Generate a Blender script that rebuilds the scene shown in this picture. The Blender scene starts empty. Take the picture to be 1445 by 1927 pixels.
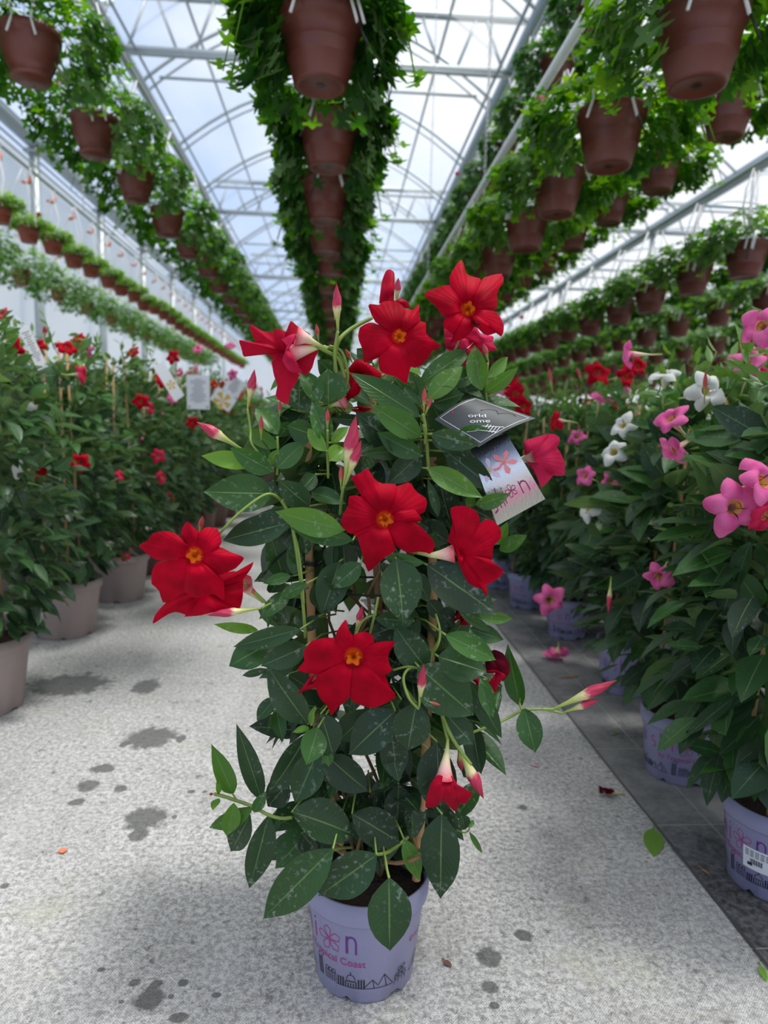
import bpy, math, random
import numpy as np
from mathutils import Vector, Matrix, noise
S = bpy.context.scene
COL = S.collection
# ------------------------------------------------------------------ camera
FPX, CX, CY = 1285.0, 722.5, 963.5
YAW, PITCH, ROLL = 0.070728, 0.12476, math.radians(1.5)
CAM = Vector((0, 0, .86))
F_ = Vector((math.sin(YAW)*math.cos(PITCH), math.cos(YAW)*math.cos(PITCH), -math.sin(PITCH)))
R0 = Vector((math.cos(YAW), -math.sin(YAW), 0)); U0 = R0.cross(F_)
R_ = R0*math.cos(ROLL)+U0*math.sin(ROLL); U_ = U0*math.cos(ROLL)-R0*math.sin(ROLL)
cd = bpy.data.cameras.new('camera'); co = bpy.data.objects.new('camera', cd); COL.objects.link(co)
cd.sensor_fit = 'VERTICAL'; cd.sensor_height = 36; cd.sensor_width = 27; cd.lens = 36*FPX/1927
cd.clip_start = .02; cd.clip_end = 300
m = Matrix((( R_.x, U_.x, -F_.x, CAM.x), (R_.y, U_.y, -F_.y, CAM.y), (R_.z, U_.z, -F_.z, CAM.z), (0, 0, 0, 1)))
co.matrix_world = m
cd.dof.use_dof = True; cd.dof.focus_distance = .93; cd.dof.aperture_fstop = 4.2
S.camera = co
def ray(px, py): return F_ + R_*((px-CX)/FPX) - U_*((py-CY)/FPX)
def at(px, py, Y):
    d = ray(px, py); return CAM + d*((Y-CAM.y)/d.y)
def ground(px, py, z=0.):
    d = ray(px, py); return CAM + d*((z-CAM.z)/d.z)
# ------------------------------------------------------------------ view, sky, sun
S.view_settings.view_transform = 'Standard'; S.view_settings.look = 'None'
S.view_settings.gamma = 1; S.view_settings.use_curve_mapping = False
S.view_settings.exposure = 0.22
S.cycles.max_bounces = 8; S.cycles.transparent_max_bounces = 12
S.cycles.diffuse_bounces = 4; S.cycles.transmission_bounces = 4; S.cycles.glossy_bounces = 3
S.cycles.sample_clamp_indirect = 6
S.cycles.use_denoising = True
W = bpy.data.worlds.new('sky'); S.world = W; W.use_nodes = True
nt = W.node_tree; nt.nodes.clear()
def N(nt, typ, **kw):
    n = nt.nodes.new(typ)
    for k, v in kw.items():
        if k.startswith('i_'):
            n.inputs[k[2:].replace('_', ' ')].default_value = v
        else: setattr(n, k, v)
    return n
tc = N(nt, 'ShaderNodeTexCoord'); sp = N(nt, 'ShaderNodeSeparateXYZ'); nt.links.new(tc.outputs['Generated'], sp.inputs[0])
mp = N(nt, 'ShaderNodeMapping'); mp.inputs['Scale'].default_value = (1.3, 1.3, 2.6); mp.inputs['Location'].default_value = (.55, .1, .35)
nt.links.new(tc.outputs['Generated'], mp.inputs[0])
nz = N(nt, 'ShaderNodeTexNoise'); nz.inputs['Scale'].default_value = 1.9; nz.inputs['Detail'].default_value = 5; nz.inputs['Roughness'].default_value = .5
nt.links.new(mp.outputs[0], nz.inputs['Vector'])
cr = N(nt, 'ShaderNodeValToRGB'); cr.color_ramp.elements[0].position = .45; cr.color_ramp.elements[1].position = .66
cr.color_ramp.elements[0].color = (.40, .55, .84, 1); cr.color_ramp.elements[1].color = (.82, .84, .90, 1)
sb = N(nt, 'ShaderNodeMath', operation='MULTIPLY_ADD'); sb.inputs[1].default_value = .22; sb.inputs[2].default_value = .015
nt.links.new(sp.outputs[0], sb.inputs[0]); sa = N(nt, 'ShaderNodeMath', operation='ADD'); nt.links.new(nz.outputs[0], sa.inputs[0]); nt.links.new(sb.outputs[0], sa.inputs[1])
nt.links.new(sa.outputs[0], cr.inputs[0])
zr = N(nt, 'ShaderNodeMapRange'); zr.inputs['From Min'].default_value = .62; zr.inputs['From Max'].default_value = 1.0
zr.inputs['To Min'].default_value = .99; zr.inputs['To Max'].default_value = 1.5
nt.links.new(sp.outputs[2], zr.inputs[0])
# high overhead the cloud is thick and white
hz_ = N(nt, 'ShaderNodeMapRange'); hz_.inputs[1].default_value = .55; hz_.inputs[2].default_value = .8; nt.links.new(sp.outputs[2], hz_.inputs[0])
hm_ = N(nt, 'ShaderNodeMix', data_type='RGBA'); hm_.inputs[7].default_value = (.92, .90, .87, 1); nt.links.new(hz_.outputs[0], hm_.inputs[0]); nt.links.new(cr.outputs[0], hm_.inputs[6])
bg = N(nt, 'ShaderNodeBackground'); nt.links.new(hm_.outputs[2], bg.inputs[0]); nt.links.new(zr.outputs[0], bg.inputs[1])
wo = N(nt, 'ShaderNodeOutputWorld'); nt.links.new(bg.outputs[0], wo.inputs[0])
sl = bpy.data.lights.new('sun', 'SUN'); sl.energy = 3.3; sl.angle = math.radians(11); sl.color = (1, .97, .92)
so = bpy.data.objects.new('sun', sl); COL.objects.link(so)
so.rotation_euler = Vector((.34, -.06, 1)).to_track_quat('Z', 'Y').to_euler()   # rays fall from high above
# ------------------------------------------------------------------ helpers
rnd = random.Random(7)
def tag(o, label=None, cat=None, group=None, kind=None):
    if label: o['label'] = label
    if cat: o['category'] = cat
    if group: o['group'] = group
    if kind: o['kind'] = kind
    return o
def link(name, data, parent=None, loc=None, rot=None, scale=None):
    o = bpy.data.objects.new(name, data); COL.objects.link(o)
    if parent is not None: o.parent = parent
    if loc is not None: o.location = loc
    if rot is not None: o.rotation_euler = rot
    if scale is not None: o.scale = (scale,)*3 if isinstance(scale, (int, float)) else scale
    return o
def empty(name, loc=(0, 0, 0), rz=0, scale=1):
    return link(name, None, None, loc, (0, 0, rz), scale)
class MB:
    """collects geometry: verts, faces, uv, tone, material index"""
    def __init__(s): s.v = []; s.f = []; s.uv = []; s.t = []; s.mi = []
    def add(s, vs, fs, uvs=None, tone=.5, mi=0):
        b = len(s.v); s.v += [tuple(v) for v in vs]
        s.uv += list(uvs) if uvs is not None else [(0, 0)]*len(vs)
        s.t += [tone]*len(vs) if not isinstance(tone, (list, tuple)) else list(tone)
        for f in fs: s.f.append(tuple(b+i for i in f)); s.mi.append(mi)
        return b
    def grid(s, rows, uvs=None, tone=.5, mi=0, closed=False):
        n = len(rows[0]); vs = [v for r in rows for v in r]; fs = []
        for i in range(len(rows)-1):
            for j in range(n if closed else n-1):
                k = (j+1) % n; fs.append((i*n+j, i*n+k, (i+1)*n+k, (i+1)*n+j))
        return s.add(vs, fs, uvs, tone, mi)
    def tube(s, pts, r, n=6, mi=0, tone=.5, cap=True):
        pts = [Vector(p) for p in pts]; k = len(pts)
        rs = r if isinstance(r, (list, tuple)) else [r]*k
        rows = []; uvs = []; prev = None; L = 0
        for i, p in enumerate(pts):
            d = (pts[min(i+1, k-1)]-pts[max(i-1, 0)])
            if d.length < 1e-9: d = Vector((0, 0, 1))
            d.normalize()
            a = (prev - d*prev.dot(d)) if prev is not None else d.orthogonal()
            if a.length < 1e-6: a = d.orthogonal()
            a.normalize(); prev = a; b = d.cross(a)
            if i: L += (pts[i]-pts[i-1]).length
            rows.append([p+(a*math.cos(q*2*math.pi/n)+b*math.sin(q*2*math.pi/n))*rs[i] for q in range(n)])
            uvs += [(q/n, i/(k-1)) for q in range(n)]
        b0 = s.grid(rows, uvs, tone, mi, True)
        if cap:
            s.f.append(tuple(b0+q for q in reversed(range(n)))); s.mi.append(mi)
            s.f.append(tuple(b0+(k-1)*n+q for q in range(n))); s.mi.append(mi)
    def box(s, c, h, mi=0, tone=.5, rot=None):
        c = Vector(c); vs = []
        for x in (-1, 1):
            for y in (-1, 1):
                for z in (-1, 1):
                    v = Vector((x*h[0], y*h[1], z*h[2]))
                    if rot is not None: v = rot @ v
                    vs.append(c+v)
        s.add(vs, [(0, 1, 3, 2), (4, 6, 7, 5), (0, 4, 5, 1), (2, 3, 7, 6), (0, 2, 6, 4), (1, 5, 7, 3)], None, tone, mi)
    def lathe(s, prof, n=40, mi=0, tone=.5, notch=None):
        rows = [[(r*math.cos(2*math.pi*q/n), r*math.sin(2*math.pi*q/n), z) for q in range(n)] for r, z in prof]
        uvs = [(q/n, i/(len(prof)-1)) for i in range(len(prof)) for q in range(n)]
        s.grid(rows, uvs, tone, mi, True)
    def mesh(s, name, mats, smooth=True):
        me = bpy.data.meshes.new(name); me.from_pydata(s.v, [], s.f)
        uvl = me.uv_layers.new(name='UVMap')
        li = np.zeros(len(me.loops), dtype=np.int32); me.loops.foreach_get('vertex_index', li)
        uva = np.array(s.uv, dtype=np.float32)[li]; uvl.data.foreach_set('uv', uva.ravel())
        at_ = me.attributes.new('tone', 'FLOAT', 'POINT'); at_.data.foreach_set('value', np.array(s.t, dtype=np.float32))
        if not isinstance(mats, (list, tuple)): mats = [mats]
        for mm in mats: me.materials.append(mm)
        me.polygons.foreach_set('material_index', np.array(s.mi, dtype=np.int32))
        me.polygons.foreach_set('use_smooth', np.full(len(s.f), smooth)); me.update()
        return me
    def obj(s, name, mats, parent=None, smooth=True, **kw):
        return link(name, s.mesh(name, mats, smooth), parent, **kw)
# ------------------------------------------------------------------ materials
def mat(name):
    m = bpy.data.materials.new(name); m.use_nodes = True; nt = m.node_tree
    p = nt.nodes['Principled BSDF']; return m, nt, p
def simple(name, col, rough=.5, metal=0, spec=.5, var=0, scale=40, bump=0, bscale=80):
    m, nt, p = mat(name); p.inputs['Roughness'].default_value = rough; p.inputs['Metallic'].default_value = metal
    p.inputs['Specular IOR Level'].default_value = spec; p.inputs['Base Color'].default_value = (*col, 1)
    if var:
        tc = N(nt, 'ShaderNodeTexCoord'); nz = N(nt, 'ShaderNodeTexNoise'); nz.inputs['Scale'].default_value = scale; nz.inputs['Detail'].default_value = 4
        nt.links.new(tc.outputs['Object'], nz.inputs['Vector'])
        mx = N(nt, 'ShaderNodeMix', data_type='RGBA'); mx.inputs[6].default_value = tuple(c*(1-var) for c in col)+(1,)
        mx.inputs[7].default_value = tuple(min(1, c*(1+var)) for c in col)+(1,)
        nt.links.new(nz.outputs[0], mx.inputs[0]); nt.links.new(mx.outputs[2], p.inputs['Base Color'])
    if bump:
        tc = N(nt, 'ShaderNodeTexCoord'); nz = N(nt, 'ShaderNodeTexNoise'); nz.inputs['Scale'].default_value = bscale
        nt.links.new(tc.outputs['Object'], nz.inputs['Vector'])
        bp = N(nt, 'ShaderNodeBump'); bp.inputs['Strength'].default_value = bump; bp.inputs['Distance'].default_value = .01
        nt.links.new(nz.outputs[0], bp.inputs['Height']); nt.links.new(bp.outputs[0], p.inputs['Normal'])
    return m
def leafmat(name, dark, mid, lime, rough=.38, transl=.28, residue=.0, veins=True, under=True):
    """tone 0 = old dark leaf, 1 = young lime leaf; uv.x across (midrib at .5), uv.y along"""
    m, nt, p = mat(name); L = nt.links.new
    at_ = N(nt, 'ShaderNodeAttribute', attribute_name='tone')
    cr = N(nt, 'ShaderNodeValToRGB'); e = cr.color_ramp.elements
    e[0].position = 0; e[0].color = (*dark, 1); e[1].position = 1; e[1].color = (*lime, 1)
    q = e.new(.5); q.color = (*mid, 1); L(at_.outputs['Fac'], cr.inputs[0]); col = cr.outputs[0]
    geo = N(nt, 'ShaderNodeNewGeometry')
    tc = N(nt, 'ShaderNodeTexCoord')
    if veins:
        uv = N(nt, 'ShaderNodeUVMap'); s = N(nt, 'ShaderNodeSeparateXYZ'); L(uv.outputs[0], s.inputs[0])
        a = N(nt, 'ShaderNodeMath', operation='SUBTRACT'); a.inputs[1].default_value = .5; L(s.outputs[0], a.inputs[0])
        b = N(nt, 'ShaderNodeMath', operation='ABSOLUTE'); L(a.outputs[0], b.inputs[0])
        mr = N(nt, 'ShaderNodeMapRange'); mr.inputs[1].default_value = .006; mr.inputs[2].default_value = .028; mr.inputs[3].default_value = 1; mr.inputs[4].default_value = 0
        L(b.outputs[0], mr.inputs[0])
        # side veins
        k = N(nt, 'ShaderNodeMath', operation='MULTIPLY_ADD'); k.inputs[1].default_value = -.42; L(b.outputs[0], k.inputs[0]); L(s.outputs[1], k.inputs[2])
        w = N(nt, 'ShaderNodeMath', operation='MULTIPLY'); w.inputs[1].default_value = 13; L(k.outputs[0], w.inputs[0])
        fr = N(nt, 'ShaderNodeMath', operation='FRACT'); L(w.outputs[0], fr.inputs[0])
        pp = N(nt, 'ShaderNodeMath', operation='PINGPONG'); pp.inputs[1].default_value = .5; L(fr.outputs[0], pp.inputs[0])
        mr2 = N(nt, 'ShaderNodeMapRange'); mr2.inputs[1].default_value = .0; mr2.inputs[2].default_value = .07; mr2.inputs[3].default_value = .13; mr2.inputs[4].default_value = 0
        L(pp.outputs[0], mr2.inputs[0])
        mxv = N(nt, 'ShaderNodeMath', operation='MAXIMUM'); L(mr.outputs[0], mxv.inputs[0]); L(mr2.outputs[0], mxv.inputs[1])
        sc = N(nt, 'ShaderNodeMath', operation='MULTIPLY'); sc.inputs[1].default_value = .55; L(mxv.outputs[0], sc.inputs[0])
        mx = N(nt, 'ShaderNodeMix', data_type='RGBA'); mx.inputs[7].default_value = (.20, .34, .10, 1); L(sc.outputs[0], mx.inputs[0]); L(col, mx.inputs[6]); col = mx.outputs[2]
        bp = N(nt, 'ShaderNodeBump'); bp.inputs['Strength'].default_value = .35; bp.inputs['Distance'].default_value = .002; bp.invert = True
        L(mxv.outputs[0], bp.inputs['Height']); L(bp.outputs[0], p.inputs['Normal'])
    if residue:
        # dried splashes of hard water on the leaves
        vo = N(nt, 'ShaderNodeTexNoise'); vo.inputs['Scale'].default_value = 150; vo.inputs['Detail'].default_value = 3; L(tc.outputs['Object'], vo.inputs['Vector'])
        n2 = N(nt, 'ShaderNodeTexNoise'); n2.inputs['Scale'].default_value = 22; L(tc.outputs['Object'], n2.inputs['Vector'])
        r1 = N(nt, 'ShaderNodeMapRange'); r1.inputs[1].default_value = .56; r1.inputs[2].default_value = .68; L(vo.outputs[0], r1.inputs[0])
        r2 = N(nt, 'ShaderNodeMapRange'); r2.inputs[1].default_value = .45; r2.inputs[2].default_value = .62; L(n2.outputs[0], r2.inputs[0])
        mu = N(nt, 'ShaderNodeMath', operation='MULTIPLY'); L(r1.outputs[0], mu.inputs[0]); L(r2.outputs[0], mu.inputs[1])
        m3 = N(nt, 'ShaderNodeMath', operation='MULTIPLY_ADD'); m3.inputs[1].default_value = residue; m3.inputs[2].default_value = .015; L(mu.outputs[0], m3.inputs[0])
        mx = N(nt, 'ShaderNodeMix', data_type='RGBA'); mx.inputs[7].default_value = (.42, .47, .44, 1); L(m3.outputs[0], mx.inputs[0]); L(col, mx.inputs[6]); col = mx.outputs[2]
    if under:
        mx = N(nt, 'ShaderNodeMix', data_type='RGBA', blend_type='MIX'); mx.inputs[7].default_value = (.17, .27, .10, 1)
        bf = N(nt, 'ShaderNodeMath', operation='MULTIPLY'); bf.inputs[1].default_value = .45; L(geo.outputs['Backfacing'], bf.inputs[0])
        L(bf.outputs[0], mx.inputs[0]); L(col, mx.inputs[6]); col = mx.outputs[2]
    L(col, p.inputs['Base Color']); p.inputs['Roughness'].default_value = rough; p.inputs['Specular IOR Level'].default_value = .36
    tr = N(nt, 'ShaderNodeBsdfTranslucent'); hs = N(nt, 'ShaderNodeHueSaturation'); hs.inputs['Value'].default_value = 1.7; hs.inputs['Saturation'].default_value = 1.15; hs.inputs['Hue'].default_value = .485
    L(col, hs.inputs['Color']); L(hs.outputs[0], tr.inputs[0])
    ms = N(nt, 'ShaderNodeMixShader'); ms.inputs[0].default_value = transl; L(p.outputs[0], ms.inputs[1]); L(tr.outputs[0], ms.inputs[2])
    L(ms.outputs[0], nt.nodes['Material Output'].inputs[0])
    return m
def petalmat(name, col, deep, rough=.55, transl=.25, centre=None, back=None):
    """uv.x around the petal, uv.y 0 at the throat .. 1 at the rim"""
    m, nt, p = mat(name); L = nt.links.new
    uv = N(nt, 'ShaderNodeUVMap'); s = N(nt, 'ShaderNodeSeparateXYZ'); L(uv.outputs[0], s.inputs[0])
    tc = N(nt, 'ShaderNodeTexCoord'); nz = N(nt, 'ShaderNodeTexNoise'); nz.inputs['Scale'].default_value = 30; L(tc.outputs['Object'], nz.inputs['Vector'])
    mx = N(nt, 'ShaderNodeMix', data_type='RGBA'); mx.inputs[6].default_value = (*deep, 1); mx.inputs[7].default_value = (*col, 1)
    rr = N(nt, 'ShaderNodeMapRange'); rr.inputs[1].default_value = .35; rr.inputs[2].default_value = .6; L(nz.outputs[0], rr.inputs[0]); L(rr.outputs[0], mx.inputs[0])
    c = mx.outputs[2]
    if centre:
        mr = N(nt, 'ShaderNodeMapRange'); mr.inputs[1].default_value = .10; mr.inputs[2].default_value = .17; mr.inputs[3].default_value = 1; mr.inputs[4].default_value = 0
        L(s.outputs[1], mr.inputs[0])
        m2 = N(nt, 'ShaderNodeMix', data_type='RGBA'); m2.inputs[7].default_value = (*centre, 1); L(mr.outputs[0], m2.inputs[0]); L(c, m2.inputs[6]); c = m2.outputs[2]
    if back:
        geo = N(nt, 'ShaderNodeNewGeometry')
        m4 = N(nt, 'ShaderNodeMix', data_type='RGBA'); m4.inputs[7].default_value = (*back, 1); L(geo.outputs['Backfacing'], m4.inputs[0]); L(c, m4.inputs[6]); c = m4.outputs[2]
    L(c, p.inputs['Base Color']); p.inputs['Roughness'].default_value = rough; p.inputs['Specular IOR Level'].default_value = .07
    wv = N(nt, 'ShaderNodeTexWave'); wv.inputs['Scale'].default_value = 5; wv.inputs['Distortion'].default_value = 1.5
    L(uv.outputs[0], wv.inputs['Vector']); bp = N(nt, 'ShaderNodeBump'); bp.inputs['Strength'].default_value = .12; bp.inputs['Distance'].default_value = .002
    L(wv.outputs[0], bp.inputs['Height']); L(bp.outputs[0], p.inputs['Normal'])
    tr = N(nt, 'ShaderNodeBsdfTranslucent'); L(c, tr.inputs[0])
    ms = N(nt, 'ShaderNodeMixShader'); ms.inputs[0].default_value = transl; L(p.outputs[0], ms.inputs[1]); L(tr.outputs[0], ms.inputs[2])
    L(ms.outputs[0], nt.nodes['Material Output'].inputs[0]); return m
def rampmat(name, stops, rough=.5, coord='v', noise_=0):
    m, nt, p = mat(name); L = nt.links.new
    uv = N(nt, 'ShaderNodeUVMap'); s = N(nt, 'ShaderNodeSeparateXYZ'); L(uv.outputs[0], s.inputs[0])
    src = s.outputs[1]
    if noise_:
        wv = N(nt, 'ShaderNodeTexNoise'); wv.inputs['Scale'].default_value = 14; L(uv.outputs[0], wv.inputs['Vector'])
        ma = N(nt, 'ShaderNodeMath', operation='MULTIPLY_ADD'); ma.inputs[1].default_value = noise_; L(wv.outputs[0], ma.inputs[0]); L(src, ma.inputs[2])
        mb = N(nt, 'ShaderNodeMath', operation='SUBTRACT'); mb.inputs[1].default_value = noise_*.5; L(ma.outputs[0], mb.inputs[0]); src = mb.outputs[0]
    cr = N(nt, 'ShaderNodeValToRGB'); e = cr.color_ramp.elements
    e[0].position = stops[0][0]; e[0].color = (*stops[0][1], 1); e[1].position = stops[-1][0]; e[1].color = (*stops[-1][1], 1)
    for pz, c in stops[1:-1]:
        q = e.new(pz); q.color = (*c, 1)
    L(src, cr.inputs[0]); L(cr.outputs[0], p.inputs['Base Color']); p.inputs['Roughness'].default_value = rough; return m
M_leaf = leafmat('mandevilla_leaf', (.011, .030, .015), (.032, .120, .014), (.19, .40, .026), residue=.34, transl=.2, rough=.36)
M_leafb = leafmat('mandevilla_leaf_plain', (.013, .038, .018), (.040, .145, .020), (.20, .38, .045), residue=.16, transl=.22)
M_ivy = leafmat('geranium_leaf', (.016, .065, .013), (.050, .190, .018), (.26, .48, .045), rough=.5, transl=.45, veins=False)
M_red = petalmat('red_petal', (.52, .0006, .020), (.33, .0004, .012), centre=(.70, .10, .005))
M_redb = petalmat('red_petal_back', (.50, .006, .032), (.34, .002, .018), centre=(.62, .16, .01))
M_rose = petalmat('rose_petal', (.64, .025, .095), (.48, .010, .05), centre=(.75, .45, .1))
M_pink = petalmat('pink_petal', (.82, .18, .42), (.68, .09, .30), centre=(.8, .55, .1), rough=.6)
M_white = petalmat('white_petal', (.80, .80, .76), (.72, .73, .70), centre=(.75, .55, .05), transl=.3)
M_wilt = petalmat('wilted_petal', (.16, .004, .016), (.07, .002, .01))
M_throat = rampmat('throat', [(0, (.55, .12, .005)), (.35, (.90, .30, .01)), (.75, (.85, .16, .008)), (1, (.70, .03, .008))], .6, noise_=.5)
M_ftube = rampmat('flower_tube', [(0, (.30, .40, .06)), (.45, (.70, .66, .34)), (.75, (.80, .45, .42)), (1, (.66, .03, .08))], .5, noise_=.15)
M_wtube = rampmat('white_flower_tube', [(0, (.32, .42, .08)), (.5, (.66, .68, .36)), (1, (.8, .8, .7))], .5)
M_bud = rampmat('bud', [(0, (.22, .32, .05)), (.32, (.42, .48, .12)), (.49, (.72, .62, .34)), (.58, (.52, .03, .09)), (1, (.30, .004, .028))], .45, noise_=.16)
M_budred = rampmat('bud_closed', [(0, (.25, .32, .06)), (.4, (.38, .36, .10)), (.55, (.50, .08, .07)), (1, (.42, .03, .05))], .45, noise_=.12)
M_stem = simple('stem_green', (.20, .30, .055), .45, var=.25, scale=20)
M_stemw = simple('stem_woody', (.26, .15, .07), .6, var=.25)
M_bamboo = simple('bamboo', (.46, .27, .12), .55, var=.22, scale=30, bump=.3)
M_tie = simple('black_tie', (.02, .02, .02), .4)
M_lav = simple('lavender_plastic', (.275, .27, .42), .42, var=.07, scale=9, bump=.06, bscale=220)
M_taupe = simple('taupe_plastic', (.34, .27, .255), .5, var=.06, scale=9)
M_brownp = simple('brown_plastic', (.16, .085, .07), .5, var=.06, scale=9)
M_terra = simple('terracotta_plastic', (.165, .042, .028), .42, var=.10, scale=6)
M_terrab = simple('orange_terracotta_plastic', (.26, .055, .028), .45, var=.10, scale=6)
M_soil = simple('soil', (.045, .025, .018), .95, var=.6, scale=120, bump=1, bscale=150)
M_purple = simple('purple_ink', (.14, .02, .24), .5)
M_magenta = simple('magenta_ink', (.42, .03, .20), .5)
M_ink = simple('black_ink', (.012, .012, .02), .5)
M_galv = simple('galvanised_steel', (.44, .49, .50), .45, metal=.35, var=.12, scale=5)
M_gutter = simple('gutter_steel', (.33, .39, .43), .5, metal=.3, var=.12, scale=3)
M_wire = simple('white_plastic', (.80, .80, .80), .35)
M_blk = simple('black_plastic', (.015, .015, .015), .4)
M_orange = simple('orange_clip', (.80, .20, .06), .5)
M_chain = simple('chain_steel', (.55, .55, .55), .35, metal=.8)
M_paper = simple('label_paper', (.78, .80, .84), .5)
M_slate = simple('slate_card', (.05, .058, .062), .55, var=.3, scale=14)
# ------------------------------------------------------------------ structure: floor
SPOTS = [(284, 1388, 50, 20), (275, 1540, 40, 24), (262, 1568, 18, 16), (195, 1447, 24, 9), (167, 1478, 20, 11), (226, 1484, 13, 7), (144, 1509, 16, 6),
         (282, 1880, 30, 22), (296, 1850, 12, 8), (344, 1850, 10, 7), (252, 1850, 12, 8), (335, 1915, 20, 10), (322, 1875, 6, 5), (228, 1885, 6, 4), (360, 1490, 8, 4),
         (984, 1759, 17, 13), (920, 1800, 24, 19), (922, 1857, 17, 14), (930, 1892, 9, 6), (985, 1520, 8, 5), (275, 1292, 26, 14), (130, 1288, 80, 20), (1150, 1335, 14, 7), (1160, 1415, 14, 6), (8, 1667, 9, 6),  # the two wide spots beside the first taupe pot are painted cast shadows
         (408, 1873, 9, 5), (190, 1825, 9, 5), (235, 1400, 10, 8), (340, 1390, 10, 8), (385, 1490, 5, 3), (328, 1537, 6, 4), (1010, 1440, 7, 4), (1090, 1180, 10, 5)]
def floor_mat():
    m, nt, p = mat('woven_ground_cloth'); L = nt.links.new
    geo = N(nt, 'ShaderNodeNewGeometry'); P = geo.outputs['Position']; sp = N(nt, 'ShaderNodeSeparateXYZ'); L(P, sp.inputs[0])
    def noise_(scale, det=4, rough=.6, vec=None):
        n = N(nt, 'ShaderNodeTexNoise'); n.inputs['Scale'].default_value = scale; n.inputs['Detail'].default_value = det; n.inputs['Roughness'].default_value = rough
        L(vec or P, n.inputs['Vector']); return n.outputs[0]
    def mr(x, a, b, c=0., d=1.):
        n = N(nt, 'ShaderNodeMapRange'); n.inputs[1].default_value = a; n.inputs[2].default_value = b; n.inputs[3].default_value = c; n.inputs[4].default_value = d; L(x, n.inputs[0]); return n.outputs[0]
    def ma(op, a, b=None, v=None):
        n = N(nt, 'ShaderNodeMath', operation=op); L(a, n.inputs[0])
        if b is not None: L(b, n.inputs[1])
        elif v is not None: n.inputs[1].default_value = v
        return n.outputs[0]
    def mix(f, a, b):
        n = N(nt, 'ShaderNodeMix', data_type='RGBA'); L(f, n.inputs[0])
        for i, x in ((6, a), (7, b)):
            if isinstance(x, tuple): n.inputs[i].default_value = (*x, 1)
            else: L(x, n.inputs[i])
        return n.outputs[2]
    base = mix(mr(noise_(95, 8, .85), .44, .56), (.27, .264, .258), (.74, .73, .715))
    base = mix(mr(noise_(2.6, 6, .7), .38, .62, 0, .38), base, (.36, .352, .35))
    base = mix(mr(noise_(34, 5, .8), .52, .62, 0, .22), base, (.74, .73, .72))
    base = mix(mr(noise_(5.5, 7, .8), .50, .66, 0, .45), base, (.27, .262, .25))
    base = mix(mr(noise_(60, 3, .6), .63, .70, 0, .7), base, (.10, .098, .095))
    base = mix(mr(noise_(150, 2), .62, .70, 0, .75), base, (.13, .13, .135))
    base = mix(mr(noise_(26, 3), .635, .70, 0, .75), base, (.12, .118, .118))
    base = mix(mr(noise_(420, 2), .55, .66, 0, .5), base, (.16, .158, .155))
    base = mix(mr(noise_(3.2, 5, .7), .56, .68, 0, .28), base, (.46, .47, .30))
    sx = N(nt, 'ShaderNodeMapping'); sx.inputs['Scale'].default_value = (9, 1.1, 1); L(P, sx.inputs[0])
    base = mix(mr(noise_(1.5, 5, .7, sx.outputs[0]), .50, .75, 0, .3), base, (.62, .62, .63))
    # weave
    wx = ma('SINE', ma('MULTIPLY', sp.outputs[0], v=2*math.pi/.0042)); wy = ma('SINE', ma('MULTIPLY', sp.outputs[1], v=2*math.pi/.0042))
    wv = ma('MULTIPLY', wx, wy)
    base = mix(mr(wv, -.2, .9, 0, .38), base, (.16, .16, .165))
    # water stains, plus two painted shadow patches, each with its own place
    wob = noise_(38, 3); tot = None
    for (px, py, rx, ry) in SPOTS:
        c = ground(px, py); ex = (ground(px+rx, py)-c).length; ey = (ground(px, py-ry)-ground(px, py+ry)).length/2
        vs = N(nt, 'ShaderNodeVectorMath', operation='SUBTRACT'); L(P, vs.inputs[0]); vs.inputs[1].default_value = c
        vm = N(nt, 'ShaderNodeVectorMath', operation='MULTIPLY'); L(vs.outputs[0], vm.inputs[0]); vm.inputs[1].default_value = (1/ex, 1/ey, 0)
        ln = N(nt, 'ShaderNodeVectorMath', operation='LENGTH'); L(vm.outputs[0], ln.inputs[0])
        tot = ln.outputs[1] if tot is None else ma('MINIMUM', tot, ln.outputs[1])
    d = ma('ADD', tot, ma('MULTIPLY', wob, v=1.5))
    base = mix(mr(d, 1.52, 1.82, .8, 0), base, (.085, .087, .085))
    # the darker cloth beyond the seam
    dark = mix(mr(noise_(3.1, 5, .65), .36, .60), (.045, .045, .05), (.26, .255, .255))
    dark = mix(mr(noise_(70, 4, .7), .4, .66, 0, .5), dark, (.30, .30, .30))
    lx = ma('ABSOLUTE', ma('SUBTRACT', ma('FRACT', ma('MULTIPLY', sp.outputs[0], v=1/.125)), v=.75)); ly = ma('ABSOLUTE', ma('SUBTRACT', ma('FRACT', ma('MULTIPLY', sp.outputs[1], v=1/.36)), v=.8))
    dark = mix(mr(ma('MINIMUM', ma('MULTIPLY', lx, v=.125), ma('MULTIPLY', ly, v=.36)), .0008, .0022, .5, 0), dark, (.5, .5, .48))
    se = ma('ADD', sp.outputs[0], ma('MULTIPLY', noise_(6, 2), v=.012))
    L(mix(mr(se, .717, .7195), base, dark), p.inputs['Base Color'])
    p.inputs['Roughness'].default_value = .85; p.inputs['Specular IOR Level'].default_value = .25
    bp = N(nt, 'ShaderNodeBump'); bp.inputs['Strength'].default_value = .35; bp.inputs['Distance'].default_value = .0015; L(wv, bp.inputs['Height']); L(bp.outputs[0], p.inputs['Normal'])
    return m
fl = MB(); fl.box((2, 20, -.05), (12, 26, .05)); o = fl.obj('floor', floor_mat(), smooth=False); tag(o, 'pale grey woven ground cloth with water stains and painted shadow patches covering the greenhouse floor', kind='structure')
sm = MB()
pts = [(.7185+.0015*math.sin(y*3.1)+.001*math.sin(y*11), y) for y in np.linspace(-1, 30, 140)]
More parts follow.
